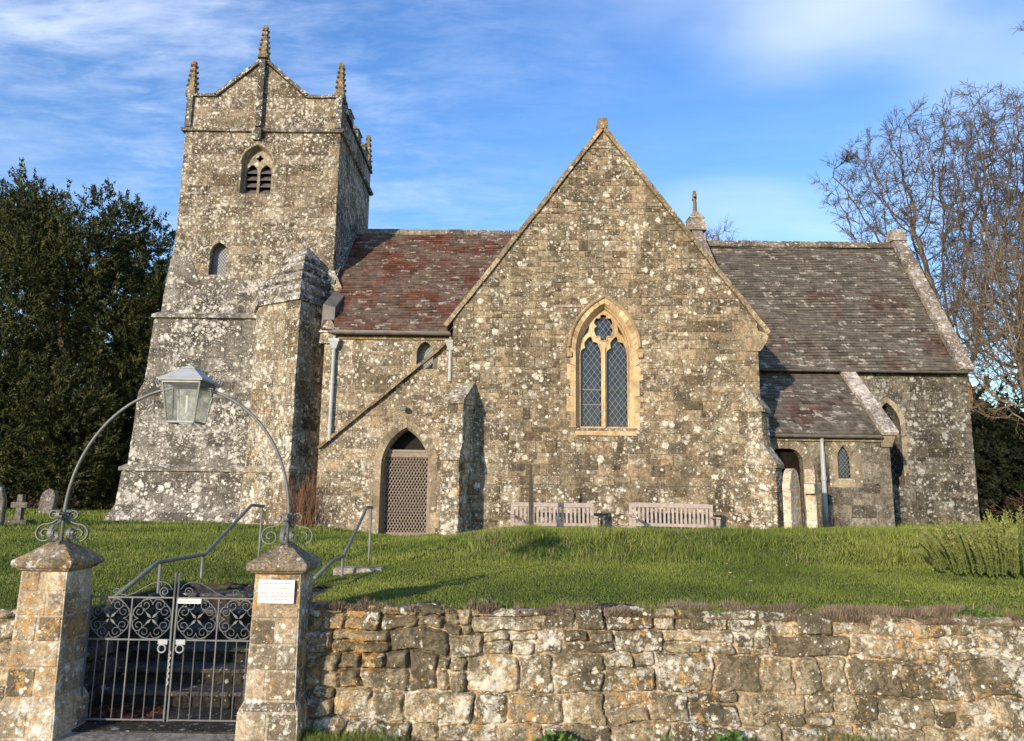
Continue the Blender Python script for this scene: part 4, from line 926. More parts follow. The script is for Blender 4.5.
# steps
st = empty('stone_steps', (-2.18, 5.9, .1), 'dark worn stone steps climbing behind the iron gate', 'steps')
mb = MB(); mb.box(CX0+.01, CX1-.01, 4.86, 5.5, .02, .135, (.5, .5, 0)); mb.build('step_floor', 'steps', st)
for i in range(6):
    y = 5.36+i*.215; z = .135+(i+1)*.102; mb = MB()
    mb.box(CX0+.012, CX1-.012, y+.02, y+.4, z-.14, z-.032, (.1, .5, 0)); mb.bbox(CX0+.012, CX1-.012, y, y+.4, z-.03, z, .008, (.95, .5, 0)); mb.build('step', 'steps', st)  # riser shade and lit tread edge put into the tint: dark below, pale on top
mb = MB(); mb.bbox(-2.95, -1.34, 4.60, 4.86, .03, .128, .012, (.6, .5, 0)); tag(mb.build('threshold_slab', 'slab'), 'worn flat stone threshold slab in front of the iron gate', 'stone slab')
mb = MB(); mb.bbox(-1.72, -1.25, 7.45, 7.62, .7, .87, .015, (.9, .5, 0)); tag(mb.build('path_kerb', 'whitecoping'), 'pale kerb stone in the grass at the foot of the right hand rail', 'kerb')

# ------------------------------------------------------------------ gate piers
def loft_sq(mb, cx, cy, prof, sub=10, rough=.006, seed=0, rot=0):
    """square section loft with subdivided, weather-worn faces"""
    rings = []
    for (z, h) in prof:
        ring = []
        for s_ in range(4):
            for i in range(sub):
                t_ = -1+2*i/sub; p = [(t_, -1), (1, t_), (-t_, 1), (-1, -t_)][s_]
                kx = abs(p[0])**6; ky = abs(p[1])**6; rnd = 1-.035*kx*ky
                x, y = p[0]*h*rnd, p[1]*h*rnd; n = mnoise.noise(Vector((x*9+seed, y*9, z*9)))*rough*1.4+mnoise.noise(Vector((x*30, y*30+seed, z*30)))*rough*.7
                m_ = max(.001, math.hypot(x, y)); ring.append((cx+x+x/m_*n, cy+y+y/m_*n, z+n*.5))
        rings.append(ring)
    n = len(rings[0])
    b = len(mb.v)
    for r in rings: mb.v.extend(r)
    for k in range(len(rings)-1):
        for i in range(n): j = (i+1) % n; mb.face((b+k*n+i, b+k*n+j, b+(k+1)*n+j, b+(k+1)*n+i))
    mb.face([b+(len(rings)-1)*n+i for i in range(n)])
def pier(cx, label, seed):
    cy = 4.85; root = empty('gate_pier', (cx, cy, 0), label, 'gate pier', 'stone gate piers')
    mb = MB(); rr = random.Random(seed); h = .145
    L = [(0, .185), (.30, .180), (.36, .152), (1.10, .140)]
    for (z0, a), (z1, b) in zip(L[:-1], L[1:]): mb.hull([(cx-a, cy-a, z0), (cx+a, cy-a, z0), (cx+a, cy+a, z0), (cx-a, cy+a, z0)], [(cx-b, cy-b, z1), (cx+b, cy-b, z1), (cx+b, cy+b, z1), (cx-b, cy+b, z1)], (.6, .4, 1), caps=False)
    zs = [0, .14, .30, None, .36, .52, .66, .83, .95, 1.10]
    def hw(z):
        for (z0, a), (z1, b) in zip(L[:-1], L[1:]):
            if z0 <= z <= z1: return a+(b-a)*(z-z0)/(z1-z0)
    i = 0
    for z0, z1 in [(0, .14), (.14, .30), (.30, .36), (.36, .53), (.53, .68), (.68, .83), (.83, .97), (.97, 1.10)]:
        a, b = hw(z0+1e-6), hw(z1-1e-6)
        for s_ in range(4):
            c0 = [(-1, -1), (1, -1), (1, 1), (-1, 1)]; p, q = c0[s_], c0[(s_+1) % 4]
            sp_ = rr.uniform(.35, .65) if (i+s_) % 2 else (rr.uniform(.6, .75) if rr.random() < .5 else None)
            segs = [(0, sp_), (sp_, 1)] if sp_ and z1-z0 > .1 else [(0, 1)]
            for (f0, f1) in segs:
                def pt(f, hh, z): return Vector((cx+(p[0]+(q[0]-p[0])*f)*hh, cy+(p[1]+(q[1]-p[1])*f)*hh, z))
                bl, br, tr, tl = pt(f0, a, z0), pt(f1, a, z0), pt(f1, b, z1), pt(f0, b, z1); U = (br-bl).normalized(); N = U.cross(tl-bl).normalized(); V = N.cross(U)
                g = .0018; hgt = rr.uniform(.002, .005); tt = (rr.random(), rr.random(), 0)
                nu, nv = max(2, int((br-bl).length/.012)), max(2, int((tl-bl).length/.012)); base = len(mb.v)
                for jv in range(nv+1):
                    for ju in range(nu+1):
                        fu, fv = ju/nu, jv/nv; pos = bl.lerp(br, fu).lerp(tl.lerp(tr, fu), fv)
                        e = min(ju, nu-ju, jv, nv-jv); hh = -.003 if e == 0 else hgt+.003*mnoise.noise(pos*18)+.0025*mnoise.noise(pos*60)
                        ins = g; pos = pos+(U*(ins if ju == 0 else -ins if ju == nu else 0))+(V*(ins if jv == 0 else -ins if jv == nv else 0))
                        mb.v.append(tuple(pos+N*hh))
                for jv in range(nv):
                    for ju in range(nu): k = base+jv*(nu+1)+ju; mb.face((k, k+1, k+nu+2, k+nu+1), tt)
        i += 1
    mb.build('shaft', 'pier', root)
    mb = MB(); mb.cur = (.5, .5, 0)
    prof = [(1.09, .135), (1.096, .15), (1.103, .163), (1.112, .166), (1.115, .18), (1.124, .188), (1.135, .191), (1.155, .191), (1.165, .186), (1.170, .176), (1.178, .168), (1.192, .148), (1.207, .126), (1.222, .103), (1.238, .08), (1.255, .056), (1.272, .034)]
    loft_sq(mb, cx, cy, prof, 14, .006, seed); mb.build('cap', 'piercap', root); return root
LPX, RPX = -2.865, -1.425
pierL = pier(LPX, 'leaning sandstone gate pier with moulded cap left of the iron gate', 3)
pierR = pier(RPX, 'stone gate pier with moulded cap carrying a pink notice, right of the iron gate', 8)
# notice
def text_mesh(name, body, size, loc, mat, parent, align='CENTER', ext=.0006):
    cu = bpy.data.curves.new(name, 'FONT'); cu.body = body; cu.size = size; cu.align_x = align; cu.extrude = ext
    o = bpy.data.objects.new(name+'_tmp', cu); COL.objects.link(o); dg = bpy.context.evaluated_depsgraph_get(); me = bpy.data.meshes.new_from_object(o.evaluated_get(dg)); bpy.data.objects.remove(o)
    me.transform(Matrix.Translation(loc) @ Matrix.Rotation(R(90), 4, 'X')); me.materials.clear(); me.materials.append(M[mat]); return link(name, me, parent)
no = empty('notice_plaque', (RPX, 4.69, .99), 'pale pink notice plaque with lines of small lettering on the right gate pier', 'notice')
sy = 4.85-.142-.018
mb = MB(); mb.bbox(RPX-.108, RPX+.112, sy-.006, sy, .925, 1.065, .002); mb.build('plaque', 'plaque', no)
cx_ = RPX+.002
for z, s_, tx in ((1.041, .0135, 'A CHURCHYARD NOTICE FOR VISITORS'.replace('A CHURCHYARD NOTICE FOR VISITORS', 'A WARM WELCOME TO ALL VISITORS')), (1.013, .0135, 'PLEASE SHUT THE GATE BEHIND YOU'), (.984, .0135, 'THANK YOU FOR YOUR KIND SUPPORT'), (.963, .0115, 'FOR THE CARE OF THE CHURCH AND CHURCHYARD'), (.948, .0115, 'PLEASE TAKE CARE ON THE STEPS')):
    text_mesh('lettering', tx, s_*.80, (cx_, sy-.007, z), 'ink', no)

# ------------------------------------------------------------------ wrought iron arch with lantern
arch = empty('iron_arch', (-2.145, 4.85, 1.27), 'grey wrought iron arch spanning the two gate piers', 'arch')
pts = [(LPX, 4.85, 1.22)] + [(-2.145-.722*math.cos(a), 4.85, 1.42+.85*math.sin(a)) for a in np.linspace(0, math.pi, 40)] + [(RPX, 4.85, 1.22)]
mb = MB(); mb.tube(pts, .0105, 8); mb.build('arch_bar', 'iron', arch, smooth=True)
def spiral(c, r0, r1, a0, turns, n=26):
    return [(c[0]+(r0+(r1-r0)*i/n)*math.cos(a0+turns*2*math.pi*i/n), c[1]+(r0+(r1-r0)*i/n)*math.sin(a0+turns*2*math.pi*i/n)) for i in range(n+1)]
for px_ in (LPX, RPX):
    for k in range(4):
        an = R(90*k+4); d = Vector((math.cos(an), math.sin(an), 0)); nn = Vector((-d.y, d.x, 0)); O = Vector((px_, 4.85, 0)); q = lambda u, z: O+d*u+Vector((0, 0, z)); mb = MB()
        # lower big C: leaves the collar, sweeps out, curls in at the bottom
        c = (.105, 1.315); low = [(.018, 1.44), (.03, 1.41), (.06, 1.385)] + spiral(c, .062, .012, R(100), -1.55, 36)
        mb.flatbar([q(u, z) for u, z in low], nn, .022, .006)
        up = [(.018, 1.40), (.024, 1.425)]+spiral((.062, 1.432), .034, .008, R(190), -1.4, 28)
        mb.flatbar([q(u, z) for u, z in up], nn, .022, .005); mb.build('scroll', 'iron', arch)
    mb = MB(); mb.tube([(px_, 4.85, 1.41), (px_, 4.85, 1.45)], .026, 10); mb.build('collar', 'iron', arch, smooth=False)
LX, LY = -2.135, 4.85
lamp = empty('lantern', (LX, LY, 2.03), 'square zinc roofed glass lantern at the crown of the iron arch', 'lantern')
sq = lambda s, z: [(LX-s, LY-s, z), (LX+s, LY-s, z), (LX+s, LY+s, z), (LX-s, LY+s, z)]
mb = MB(); mb.hull(sq(.140, 2.30), sq(.143, 2.312)); mb.hull(sq(.143, 2.3125), sq(.045, 2.39)); mb.hull(sq(.05, 2.3905), sq(.04, 2.402)); mb.hull(sq(.03, 2.4025), sq(.006, 2.418)); mb.build('lantern_roof', 'lampmetal', lamp)
mb = MB()
for sx in (-1, 1):
    for sy_ in (-1, 1): mb.tube([(LX+sx*.088, LY+sy_*.088, 2.035), (LX+sx*.122, LY+sy_*.122, 2.30)], .007, 4, square=True)
def ringbar(s, z, r=.006):
    c = sq(s, z)
    for i in range(4): mb.tube([c[i], c[(i+1) % 4]], r, 4, square=True)
ringbar(.088, 2.035, .008); ringbar(.121, 2.292, .008)
mb.tube([(LX-.045, LY-.098, 2.06), (LX-.05, LY-.115, 2.25)], .003, 4); mb.build('lantern_frame', 'frame', lamp)
for k in range(4):
    a, b = sq(.087, 2.037), sq(.119, 2.292); mb = MB(); mb.poly([a[k], a[(k+1) % 4], b[(k+1) % 4], b[k]]); mb.build('glass_pane', 'glass', lamp)
mb = MB(); mb.tube([(LX, LY, 2.10), (LX, LY, 2.215)], .010, 8); mb.build('bulb', 'tube', lamp)
for s_ in (-1, 1):
    mb = MB(); mb.flatbar([Vector((LX+s_*(.192+u), LY, 2.31+z)) for u, z in spiral((0, 0), .034, .006, R(200), 1.9, 34)], (0, 1, 0), .016, .005); mb.build('scroll', 'iron', lamp)

# ------------------------------------------------------------------ gate
def gate_leaf(root, x0, x1, hinge):
    y = 4.95; ZB, ZM, ZT = .175, .655, .915
    mb = MB(); b_ = .008
    for x in (x0, x1): mb.tube([(x, y, ZB-.01), (x, y, ZT+.012)], .007, 4, square=True)
    for z in (ZB, ZM, ZT): mb.tube([(x0, y, z), (x1, y, z)], .0062, 4, square=True)
    xm = (x0+x1)/2; mb.tube([(xm, y, ZB), (xm, y, ZT)], .0055, 4, square=True)
    mb.build('frame', 'gateiron', root)
    for i in range(1, 8):
        if i == 4: continue
        mb = MB(); mb.tube([(x0+(x1-x0)*i/8, y, ZB), (x0+(x1-x0)*i/8, y, ZM)], .0038, 6); mb.build('bar', 'gateiron', root)
    for (a, b) in ((x0, xm), (xm, x1)):
        mb = MB(); c = ((a+b)/2, (ZM+ZT)/2); h = (b-a)/2-.006; Q = lambda p: Vector((p[0], y, p[1]))
        for k in range(4):                     # four C scrolls, one to each side, each curling in at both ends
            th0 = R(90*k)
            def rot(p): return (c[0]+p[0]*math.cos(th0)-p[1]*math.sin(th0), c[1]+p[0]*math.sin(th0)+p[1]*math.cos(th0))
            for sg in (-1, 1):
                sc_ = (h*.66, sg*h*.34); s1 = spiral(sc_, h*.34, h*.07, R(-90 if sg > 0 else 90), sg*1.55, 30)
                mb.tube([Q(rot(p)) for p in s1], .0027, 5)
            dg = (h*.22/1.41, h*.22/1.41); 
            mb.tube([Q(rot((h*.12, h*.12))), Q(rot((h*.62, h*.62)))], .0026, 5)
            mb.hull([Q(rot(p))+Vector((0, -.004, 0)) for p in ((.003, .003), (h*.18, h*.09), (h*.32, h*.32), (h*.09, h*.18))], [Q(rot(p))+Vector((0, .004, 0)) for p in ((.003, .003), (h*.16, h*.10), (h*.30, h*.30), (h*.10, h*.16))])
        mb.tube([Q((c[0]+h*.99*math.cos(a_), c[1]+min(h*.99, .124)*math.sin(a_))) for a_ in np.linspace(0, 2*math.pi, 40)], .0026, 5)
        mb.build('scrollwork', 'gateiron', root)
    # cresting
    mb = MB(); s_ = 1 if hinge < 0 else -1; xc = x1 if hinge < 0 else x0; Q = lambda u, z: Vector((xc-s_*u, y, z))
    cv = [(.33, .945)]; 
    cr = [Q(*p) for p in spiral((.37, .948), .006, .024, R(60), -1.2, 20)]+[Q(.30, .926), Q(.25, .945), Q(.20, .975), Q(.15, 1.002), Q(.11, 1.014), Q(.07, 1.012), Q(.035, .995), Q(.015, .965)]
    mb.tube(cr, .003, 5); mb.tube([Q(*p) for p in spiral((.065, .952), .033, .006, R(-90), 1.6, 28)], .0036, 5)
    mb.build('cresting', 'gateiron', root)
    mb = MB(); rc = (xc-s_*.045, .605)
    mb.bbox(rc[0]-.03, rc[0]+.03, y-.012, y-.004, .628, .66, .002); mb.tube([Vector((rc[0]+.024*math.cos(a_), y-.016, rc[1]+.024*math.sin(a_))) for a_ in np.linspace(0, 2*math.pi, 24)], .0045, 6); mb.build('ring_handle', 'pipe', root)
    mb = MB(); mb.tube([(xc, y, ZT), (xc, y, 1.055)], .006, 6); mb.tube([(xc, y, 1.055), (xc, y, 1.08)], [.008, .001], 6); mb.build('finial', 'gateiron', root)
g1_ = empty('gate_leaf', (-2.42, 4.95, .17), 'left leaf of the grey wrought iron scrollwork gate, hinged on the left pier', 'gate', 'iron gate leaves'); gate_leaf(g1_, -2.69, -2.158, -1)
g2_ = empty('gate_leaf', (-1.87, 4.95, .17), 'right leaf of the grey wrought iron scrollwork gate, carrying a small cream plate', 'gate', 'iron gate leaves'); gate_leaf(g2_, -2.134, -1.60, 1)
mb = MB(); mb.bbox(-2.125, -1.975, 4.932, 4.938, .882, .912, .001); np_ = mb.build('name_plate', 'plate'); tag(np_, 'small cream plate with faint lettering on the top rail of the gate', 'sign')
text_mesh('lettering', 'PLEASE SHUT GATE', .014, (-2.05, 4.931, .892), 'ink', np_)
mb = MB(); q = [(-2.15+.006*math.sin(i*1.9), 4.94, .59-.011*i) for i in range(20)]
for i in range(19): mb.tube([q[i], q[i+1]], [.0035, .0055] if i % 2 else [.0055, .0035], 5)
tag(mb.build('gate_chain', 'pipe'), 'thin grey chain hanging between the two gate leaves', 'chain')

# ------------------------------------------------------------------ handrails
def handrail(pts, posts, label):
    root = empty('handrail', (pts[0][0], pts[0][1], pts[0][2]-.6), label, 'handrail', 'tube handrails beside the steps')
    mb = MB(); mb.tube(pts, .0165, 8); mb.build('rail', 'railmetal', root, smooth=True)
    for p in posts: mb = MB(); mb.tube([(p[0], p[1], gz(p[0]-(.0), p[1])-.25), p], .0135, 8); mb.build('post', 'railmetal', root, smooth=True)
handrail([(-2.80, 5.45, .84), (-2.80, 6.08, 1.03), (-2.80, 7.0, 1.02), (-2.80, 8.15, 1.45), (-2.80, 8.55, 1.43)], [(-2.80, 6.12, 1.03), (-2.80, 6.95, 1.01), (-2.80, 8.5, 1.42)], 'grey tubular handrail left of the steps, rising behind the gate and the right pier')
handrail([(-1.60, 6.3, .90), (-1.60, 6.9, .985), (-1.60, 7.35, .995), (-1.57, 8.25, 1.44), (-1.56, 8.5, 1.435)], [(-1.60, 7.3, .98), (-1.56, 8.45, 1.42)], 'grey tubular handrail right of the steps, leading up towards the lattice door')

# ------------------------------------------------------------------ benches
def make_bench(label):
    root = empty('bench', (0, 0, 0), label, 'bench', 'slatted benches against the transept'); w = .70
    for x in (-w, w):
        for (y, z1, nm) in ((.28, .87, 'leg'), (-.26, .64, 'leg')):
            mb = MB(); mb.hull([(x-.03, y-.03, 0), (x+.03, y-.03, 0), (x+.03, y+.03, 0), (x-.03, y+.03, 0)], [(x-.03, y-.03+(.07 if z1 > .8 else 0), z1), (x+.03, y-.03+(.07 if z1 > .8 else 0), z1), (x+.03, y+.03+(.07 if z1 > .8 else 0), z1), (x-.03, y+.03+(.07 if z1 > .8 else 0), z1)], (.5, .5, 0)); mb.build('leg', 'bench', root)
        mb = MB(); mb.bbox(x-.035, x+.035, -.32, .30, .64, .67, .006); mb.build('arm', 'bench', root)
    mb = MB()
    for i in range(6): mb.bbox(-w-.01, w+.01, -.30+i*.095, -.30+i*.095+.08, .415, .435, .004, (random.Random(i).random(), .5, 0))
    mb.box(-w, w, -.27, -.24, .34, .413); mb.box(-w, w, .24, .27, .34, .413); mb.build('seat', 'bench', root)
    mb = MB(); mb.bbox(-w+.031, w-.031, .315, .355, .80, .88, .008); mb.bbox(-w+.031, w-.031, .285, .325, .47, .53, .008)
    for i in range(18): x = -w+.075+i*(2*w-.15)/17; mb.hull([(x-.019, .30, .53), (x+.019, .30, .53), (x+.019, .315, .53), (x-.019, .315, .53)], [(x-.019, .33, .80), (x+.019, .33, .80), (x+.019, .345, .80), (x-.019, .345, .80)])
    mb.build('backrest', 'bench', root); return root
b1_ = make_bench('left weathered wooden bench, behind the thin upright post and beside the dark buttress shadow'); b1_.location = (.74, 12.95, .585)
b2_ = copy_tree(b1_); b2_['label'] = 'right weathered wooden bench below the traceried window, with no post in front'; b2_.location = (2.80, 12.95, .60); b2_.rotation_euler = (0, R(.6), R(-4))
mb = MB(); mb.hull([(.30, 12.3, .3), (.40, 12.3, .3), (.40, 12.4, .3), (.30, 12.4, .3)], [(.305, 12.3, 1.6), (.38, 12.3, 1.6), (.38, 12.38, 1.6), (.305, 12.38, 1.6)]); mb.hull([(.305, 12.3, 1.6), (.38, 12.3, 1.6), (.38, 12.38, 1.6), (.305, 12.38, 1.6)], [(.315, 12.32, 2.0), (.34, 12.32, 2.12), (.34, 12.35, 2.12), (.315, 12.35, 2.0)])
tag(mb.build('wooden_post', 'post'), 'thin weathered wooden post standing in front of the left bench', 'post')

# ------------------------------------------------------------------ gravestones
def slab(name, prof, th, loc, rz, mat, label, group=None, seed=0, tilt=0):
    """prof: outline (x,z) ccw; real thickness, worn surface"""
    mb = MB(); n = len(prof); c = (sum(p[0] for p in prof)/n, sum(p[1] for p in prof)/n)
    P = lambda x, z, w: Vector((x, w, z))
    inn = [(c[0]+(x-c[0])*.94, c[1]+(z-c[1])*.97) for x, z in prof]
    mb.hull([P(x, z, -th/2) for x, z in inn], [P(x, z, -th/2+.015) for x, z in prof], caps=True); mb.hull([P(x, z, -th/2+.015) for x, z in prof], [P(x, z, th/2) for x, z in prof], caps=True)
    o = mb.build(name, mat); o.location = loc; o.rotation_euler = (R(tilt), 0, rz); return tag(o, label, 'gravestone', group)
def headprof(w, h):
    p = [(-w/2, -.2), (w/2, -.2), (w/2*.92, h*.62), (w/2*1.0, h*.70), (w/2*.86, h*.78)]
    p += [(w*.40*math.cos(a), h*.80+h*.20*math.sin(a)) for a in np.linspace(.1, math.pi-.1, 12)]
    return p+[(-w/2*.86, h*.78), (-w/2, h*.70), (-w/2*.92, h*.62)]
slab('headstone', headprof(.50, 1.13), .13, (4.88, 13.0, .98), R(48), 'gravepink', 'pinkish lichened headstone seen obliquely beside the right buttress, the left one of the pair', seed=1)
cr_ = [(-.13, -.2), (.13, -.2), (.10, .55), (.12, .70), (.24, .70), (.25, .86), (.11, .88), (.09, 1.12), (-.09, 1.12), (-.11, .88), (-.25, .86), (-.24, .70), (-.12, .70), (-.10, .55)]
slab('headstone', cr_, .17, (5.28, 13.15, .98), R(62), 'gravepink', 'pale yellowish stone cross in front of the vestry door, right of the pink headstone')
pt_ = [(-.24, -.2), (.24, -.2), (.25, .45), (.18, .68), (.06, .80), (-.08, .80), (-.2, .66), (-.25, .45)]
slab('headstone', pt_, .1, (-8.98, 13.0, .92), R(6), 'gravegrey', 'grey slab headstone with a pointed top at the far left edge of the churchyard')
c2 = [(-.055, .1), (.055, .1), (.05, .34), (.15, .34), (.15, .44), (.05, .44), (.045, .58), (-.045, .58), (-.05, .44), (-.15, .44), (-.15, .34), (-.05, .34)]
gc = empty('cross_headstone', (-9.1, 14.0, .93), 'small grey stone cross on a block between the left slab headstone and the yew', 'gravestone')
mb = MB(); P = lambda x, z, w: Vector((-9.1+x, 14.0+w, .90+z)); mb.hull([P(x, z, -.05) for x, z in c2], [P(x, z, .05) for x, z in c2]); mb.build('cross', 'gravegrey', gc)
mb = MB(); mb.bbox(-9.33, -8.87, 13.85, 14.15, .8, 1.02, .02); mb.build('plinth', 'gravegrey', gc)
slab('headstone', [(-.22, -.2), (.22, -.2), (.22, .5), (.15, .64), (0, .7), (-.15, .62), (-.22, .5)], .12, (-12.0, 19.5, .9), R(-12), 'gravegrey', 'mossy leaning headstone in the shade under the yew', tilt=-6)
FB = frame((0, 26, .8), (1, 0, 0), (0, -1, 0)); lwl = rubble_field('boundary_wall', FB, -16.2, -13.2, .0, lambda u: .85+0*u, 71, None, res=.03, mat='chancel', back=.3); tag(lwl, 'low dark boundary wall glimpsed under the yew, left of the tower', 'wall')

# ================================================================== VEGETATION
def blades(name, X, Y, Z, h, w, rs, mat, lean=.5, droop=0, clump=None, parent=None, base=(0, 1), bend=False):
    n = len(X); a = rs.rand(n)*2*np.pi; la = rs.rand(n)*2*np.pi; L = rs.rand(n)*lean*h
    dx, dy = np.cos(a)*w/2, np.sin(a)*w/2; tx, ty = np.cos(la)*L, np.sin(la)*L
    p0 = np.stack([X-dx, Y-dy, Z], 1); p1 = np.stack([X+dx, Y+dy, Z], 1); p2 = np.stack([X+tx, Y+ty, Z+h*np.sqrt(np.clip(1-(L/h)**2*.6, .1, 1))], 1)
    V = np.stack([p0, p1, p2], 1).reshape(-1, 3); F = np.arange(3*n).reshape(n, 3)
    g = clump if clump is not None else rs.rand(n); tint = np.stack([rs.rand(n), np.clip(g*.7+rs.rand(n)*.35, 0, 1), np.zeros(n)], 1)
    return tag(arrmesh(name, V, F, tint, mat, parent), kind=None)
rs = np.random.RandomState(3)
def sample(n, x0, x1, y0, y1): return rs.uniform(x0, x1, n), rs.uniform(y0, y1, n)
def ok_ground(X, Y):
    inch = ((X > -8.5) & (X < -3.9) & (Y > 15.7)) | ((X > -3.9) & (X < -1.1) & (Y > 15)) | ((X > -1.2) & (X < 4.8) & (Y > 13.95)) | ((X > 4.7) & (X < 7.6) & (Y > 14.7)) | ((X > 7.5) & (X < 10.3) & (Y > 16.3)) | ((Y > 15.05) & (X > -5.9) & (X < -3.8))
    pas = (X > CX0-.03) & (X < CX1+.03) & (Y < 6.78); door_ = (X > -2.8) & (X < -1.4) & (Y > 14.7)
    return ~(inch | pas | door_)
Xs, Ys, Hs, Ws = [], [], [], []
for (n, x0, x1, y0, y1, h0, h1, w) in [(300000, -5.2, 9.5, 5.06, 8.2, .010, .028, .0055), (215000, -8.6, 10.5, 8.0, 12.0, .015, .045, .009), (60000, -10.8, 10.5, 12, 16.6, .03, .08, .011), (20000, -17, -8.4, 14, 24, .04, .1, .02), (16000, 6, 14, 12, 20, .05, .11, .018)]:
    x, y = sample(n, x0, x1, y0, y1); k = ok_ground(x, y); x, y = x[k], y[k]
    tuft = fbm(x*1.7, y*1.7, 3); bank = ss(y, 7.9, 8.5)*ss(y, 10.9, 10.2)*ss(x, -1.2, .2)
    h = rs.uniform(h0, h1, len(x))*(.55+1.0*tuft)*(1+bank*1.9*ss(fbm(x*3.3+9, y*3.3, 3), .48, .66))
    Xs.append(x); Ys.append(y); Hs.append(h); Ws.append(np.full(len(x), w))
X, Y, Hh, Ww = map(np.concatenate, (Xs, Ys, Hs, Ws))
gr = blades('grass', X, Y, height(X, Y)-.004, Hh, Ww, rs, 'grass', .8, clump=np.clip((fbm(X*.8+3, Y*.8, 4)-.3)*2.2, 0, 1)); tag(gr, kind='stuff')
x, y = sample(24000, -1.28, 9.3, 4.45, 4.86); tf = fbm(x*2.4+4, y*1.0, 3); k = (rs.rand(len(x)) < ss(tf, .35, .6)); x, y, tf = x[k], y[k], tf[k]
h = rs.uniform(.03, .07, len(x))*(.5+1.6*ss(tf, .42, .68)); gv = blades('verge_grass', x, y, height(x, y)-.004, h, np.full(len(x), .006), rs, 'grass', .9); tag(gv, kind='stuff')
x, y = sample(3500, -3.4, -1.3, 4.4, 4.63); gv2 = blades('verge_grass', x, y, height(x, y)-.004, rs.uniform(.015, .045, len(x)), np.full(len(x), .006), rs, 'grass', .9); tag(gv2, kind='stuff')
# tussocks on the bank
tx_, ty_, th_, tc_ = [], [], [], []
for i in range(150):
    a_, b_ = rs.uniform(-.6, 7.5), rs.uniform(8.1, 10.2); m_ = rs.randint(40, 130); r_t = rs.uniform(.05, .16); tx_.append(a_+rs.normal(0, r_t, m_)); ty_.append(b_+rs.normal(0, r_t*.6, m_)); th_.append(rs.uniform(.04, .12, m_)*(1.1 if i % 3 else .7)); tc_.append(np.full(m_, rs.rand()))
tx_, ty_, th_, tc_ = map(np.concatenate, (tx_, ty_, th_, tc_)); k = rs.rand(len(tx_)) < .72
tag(blades('tussock_grass', tx_[k], ty_[k], height(tx_[k], ty_[k])-.01, th_[k], np.full(k.sum(), .009), rs, 'grass', 1.5, clump=tc_[k]), kind='stuff')
k = ~k; tag(blades('dead_grass', tx_[k], ty_[k], height(tx_[k], ty_[k])-.01, th_[k]*1.05, np.full(k.sum(), .008), rs, 'drygrass', 1.6, clump=.6+.4*tc_[k]), kind='stuff')
# dead ground cover along the top of the wall
n = 250000; x = rs.uniform(-1.25, 9.5, n); wd = .10+.36*ss(x, -.4, 1.6)*(.4+1.2*fbm(x*1.3, x*0, 3)); y = 4.925+rs.rand(n)**1.4*wd*.85
keep = (rs.rand(n) < (.25+.75*ss(x, -.2, 1.2))*ss(fbm(x*4, y*9, 4), .36, .52)); x, y = x[keep], y[keep]
zt = .885-.010*np.clip(x, -1, 4); z = np.where(y < 5.08, zt-.012-.6*np.clip(4.96-y, 0, 1), np.maximum(height(x, y), .80)); hgt = rs.uniform(.008, .036, len(x))*(.3+1.9*ss(fbm(x*6, y*8, 3), .38, .62))
dc = blades('dry_groundcover', x, y, z-.01, hgt, np.full(len(x), .007), rs, 'drygrass', 1.3, clump=np.clip((fbm(x*9, y*9, 3)-.3)*2, 0, 1)); tag(dc, kind='stuff')
n = 42000; x = rs.uniform(-1.25, 9.5, n); y = 4.94+rs.rand(n)*.42; k = rs.rand(n) < ss(fbm(x*2.3+30, y*3, 3), .44, .62); x, y = x[k], y[k]
ge = blades('edge_grass', x, y, np.where(y < 5.08, .885-.010*np.clip(x, -1, 4)-.01, height(x, y))-.008, rs.uniform(.015, .05, len(x)), np.full(len(x), .005), rs, 'grass', 1.2); tag(ge, kind='stuff')
# fallen leaves behind the gate
n = 420; x = rs.uniform(-2.75, -2.3, n); y = rs.uniform(5.02, 5.32, n); V = np.stack([x, y, np.full(n, .14)+rs.rand(n)*.03], 1); o_ = rs.normal(0, .017, (n, 3, 3)); o_[:, :, 2] *= .4
tag(arrmesh('fallen_leaves', (V[:, None]+o_).reshape(-1, 3), np.arange(3*n).reshape(n, 3), rs.rand(n, 3), 'redleaf'), kind='stuff')

n = 900; x = rs.uniform(-7.5, 7.5, n); y = 5.4+rs.rand(n)*6.0; k = ok_ground(x, y); x, y = x[k], y[k]; n = len(x); V = np.stack([x, y, height(x, y)+.02+.015*rs.rand(n)], 1); o_ = rs.normal(0, .011, (n, 3, 3)); o_[:, :, 2] *= .5
tag(arrmesh('fallen_leaves', (V[:, None]+o_).reshape(-1, 3), np.arange(3*n).reshape(n, 3), rs.rand(n, 3), 'drygrass'), kind='stuff')
def leaf_tris(C, D, size, asp, rs):   # centres, directions
    n = len(C); D = D/np.linalg.norm(D, axis=1, keepdims=True); r = rs.normal(size=(n, 3)); S_ = np.cross(D, r); S_ /= np.linalg.norm(S_, axis=1, keepdims=True)+1e-9
    s = size*(.6+.8*rs.rand(n, 1)); return np.stack([C-S_*s*asp, C+S_*s*asp, C+D*s], 1).reshape(-1, 3), np.arange(3*n).reshape(n, 3)
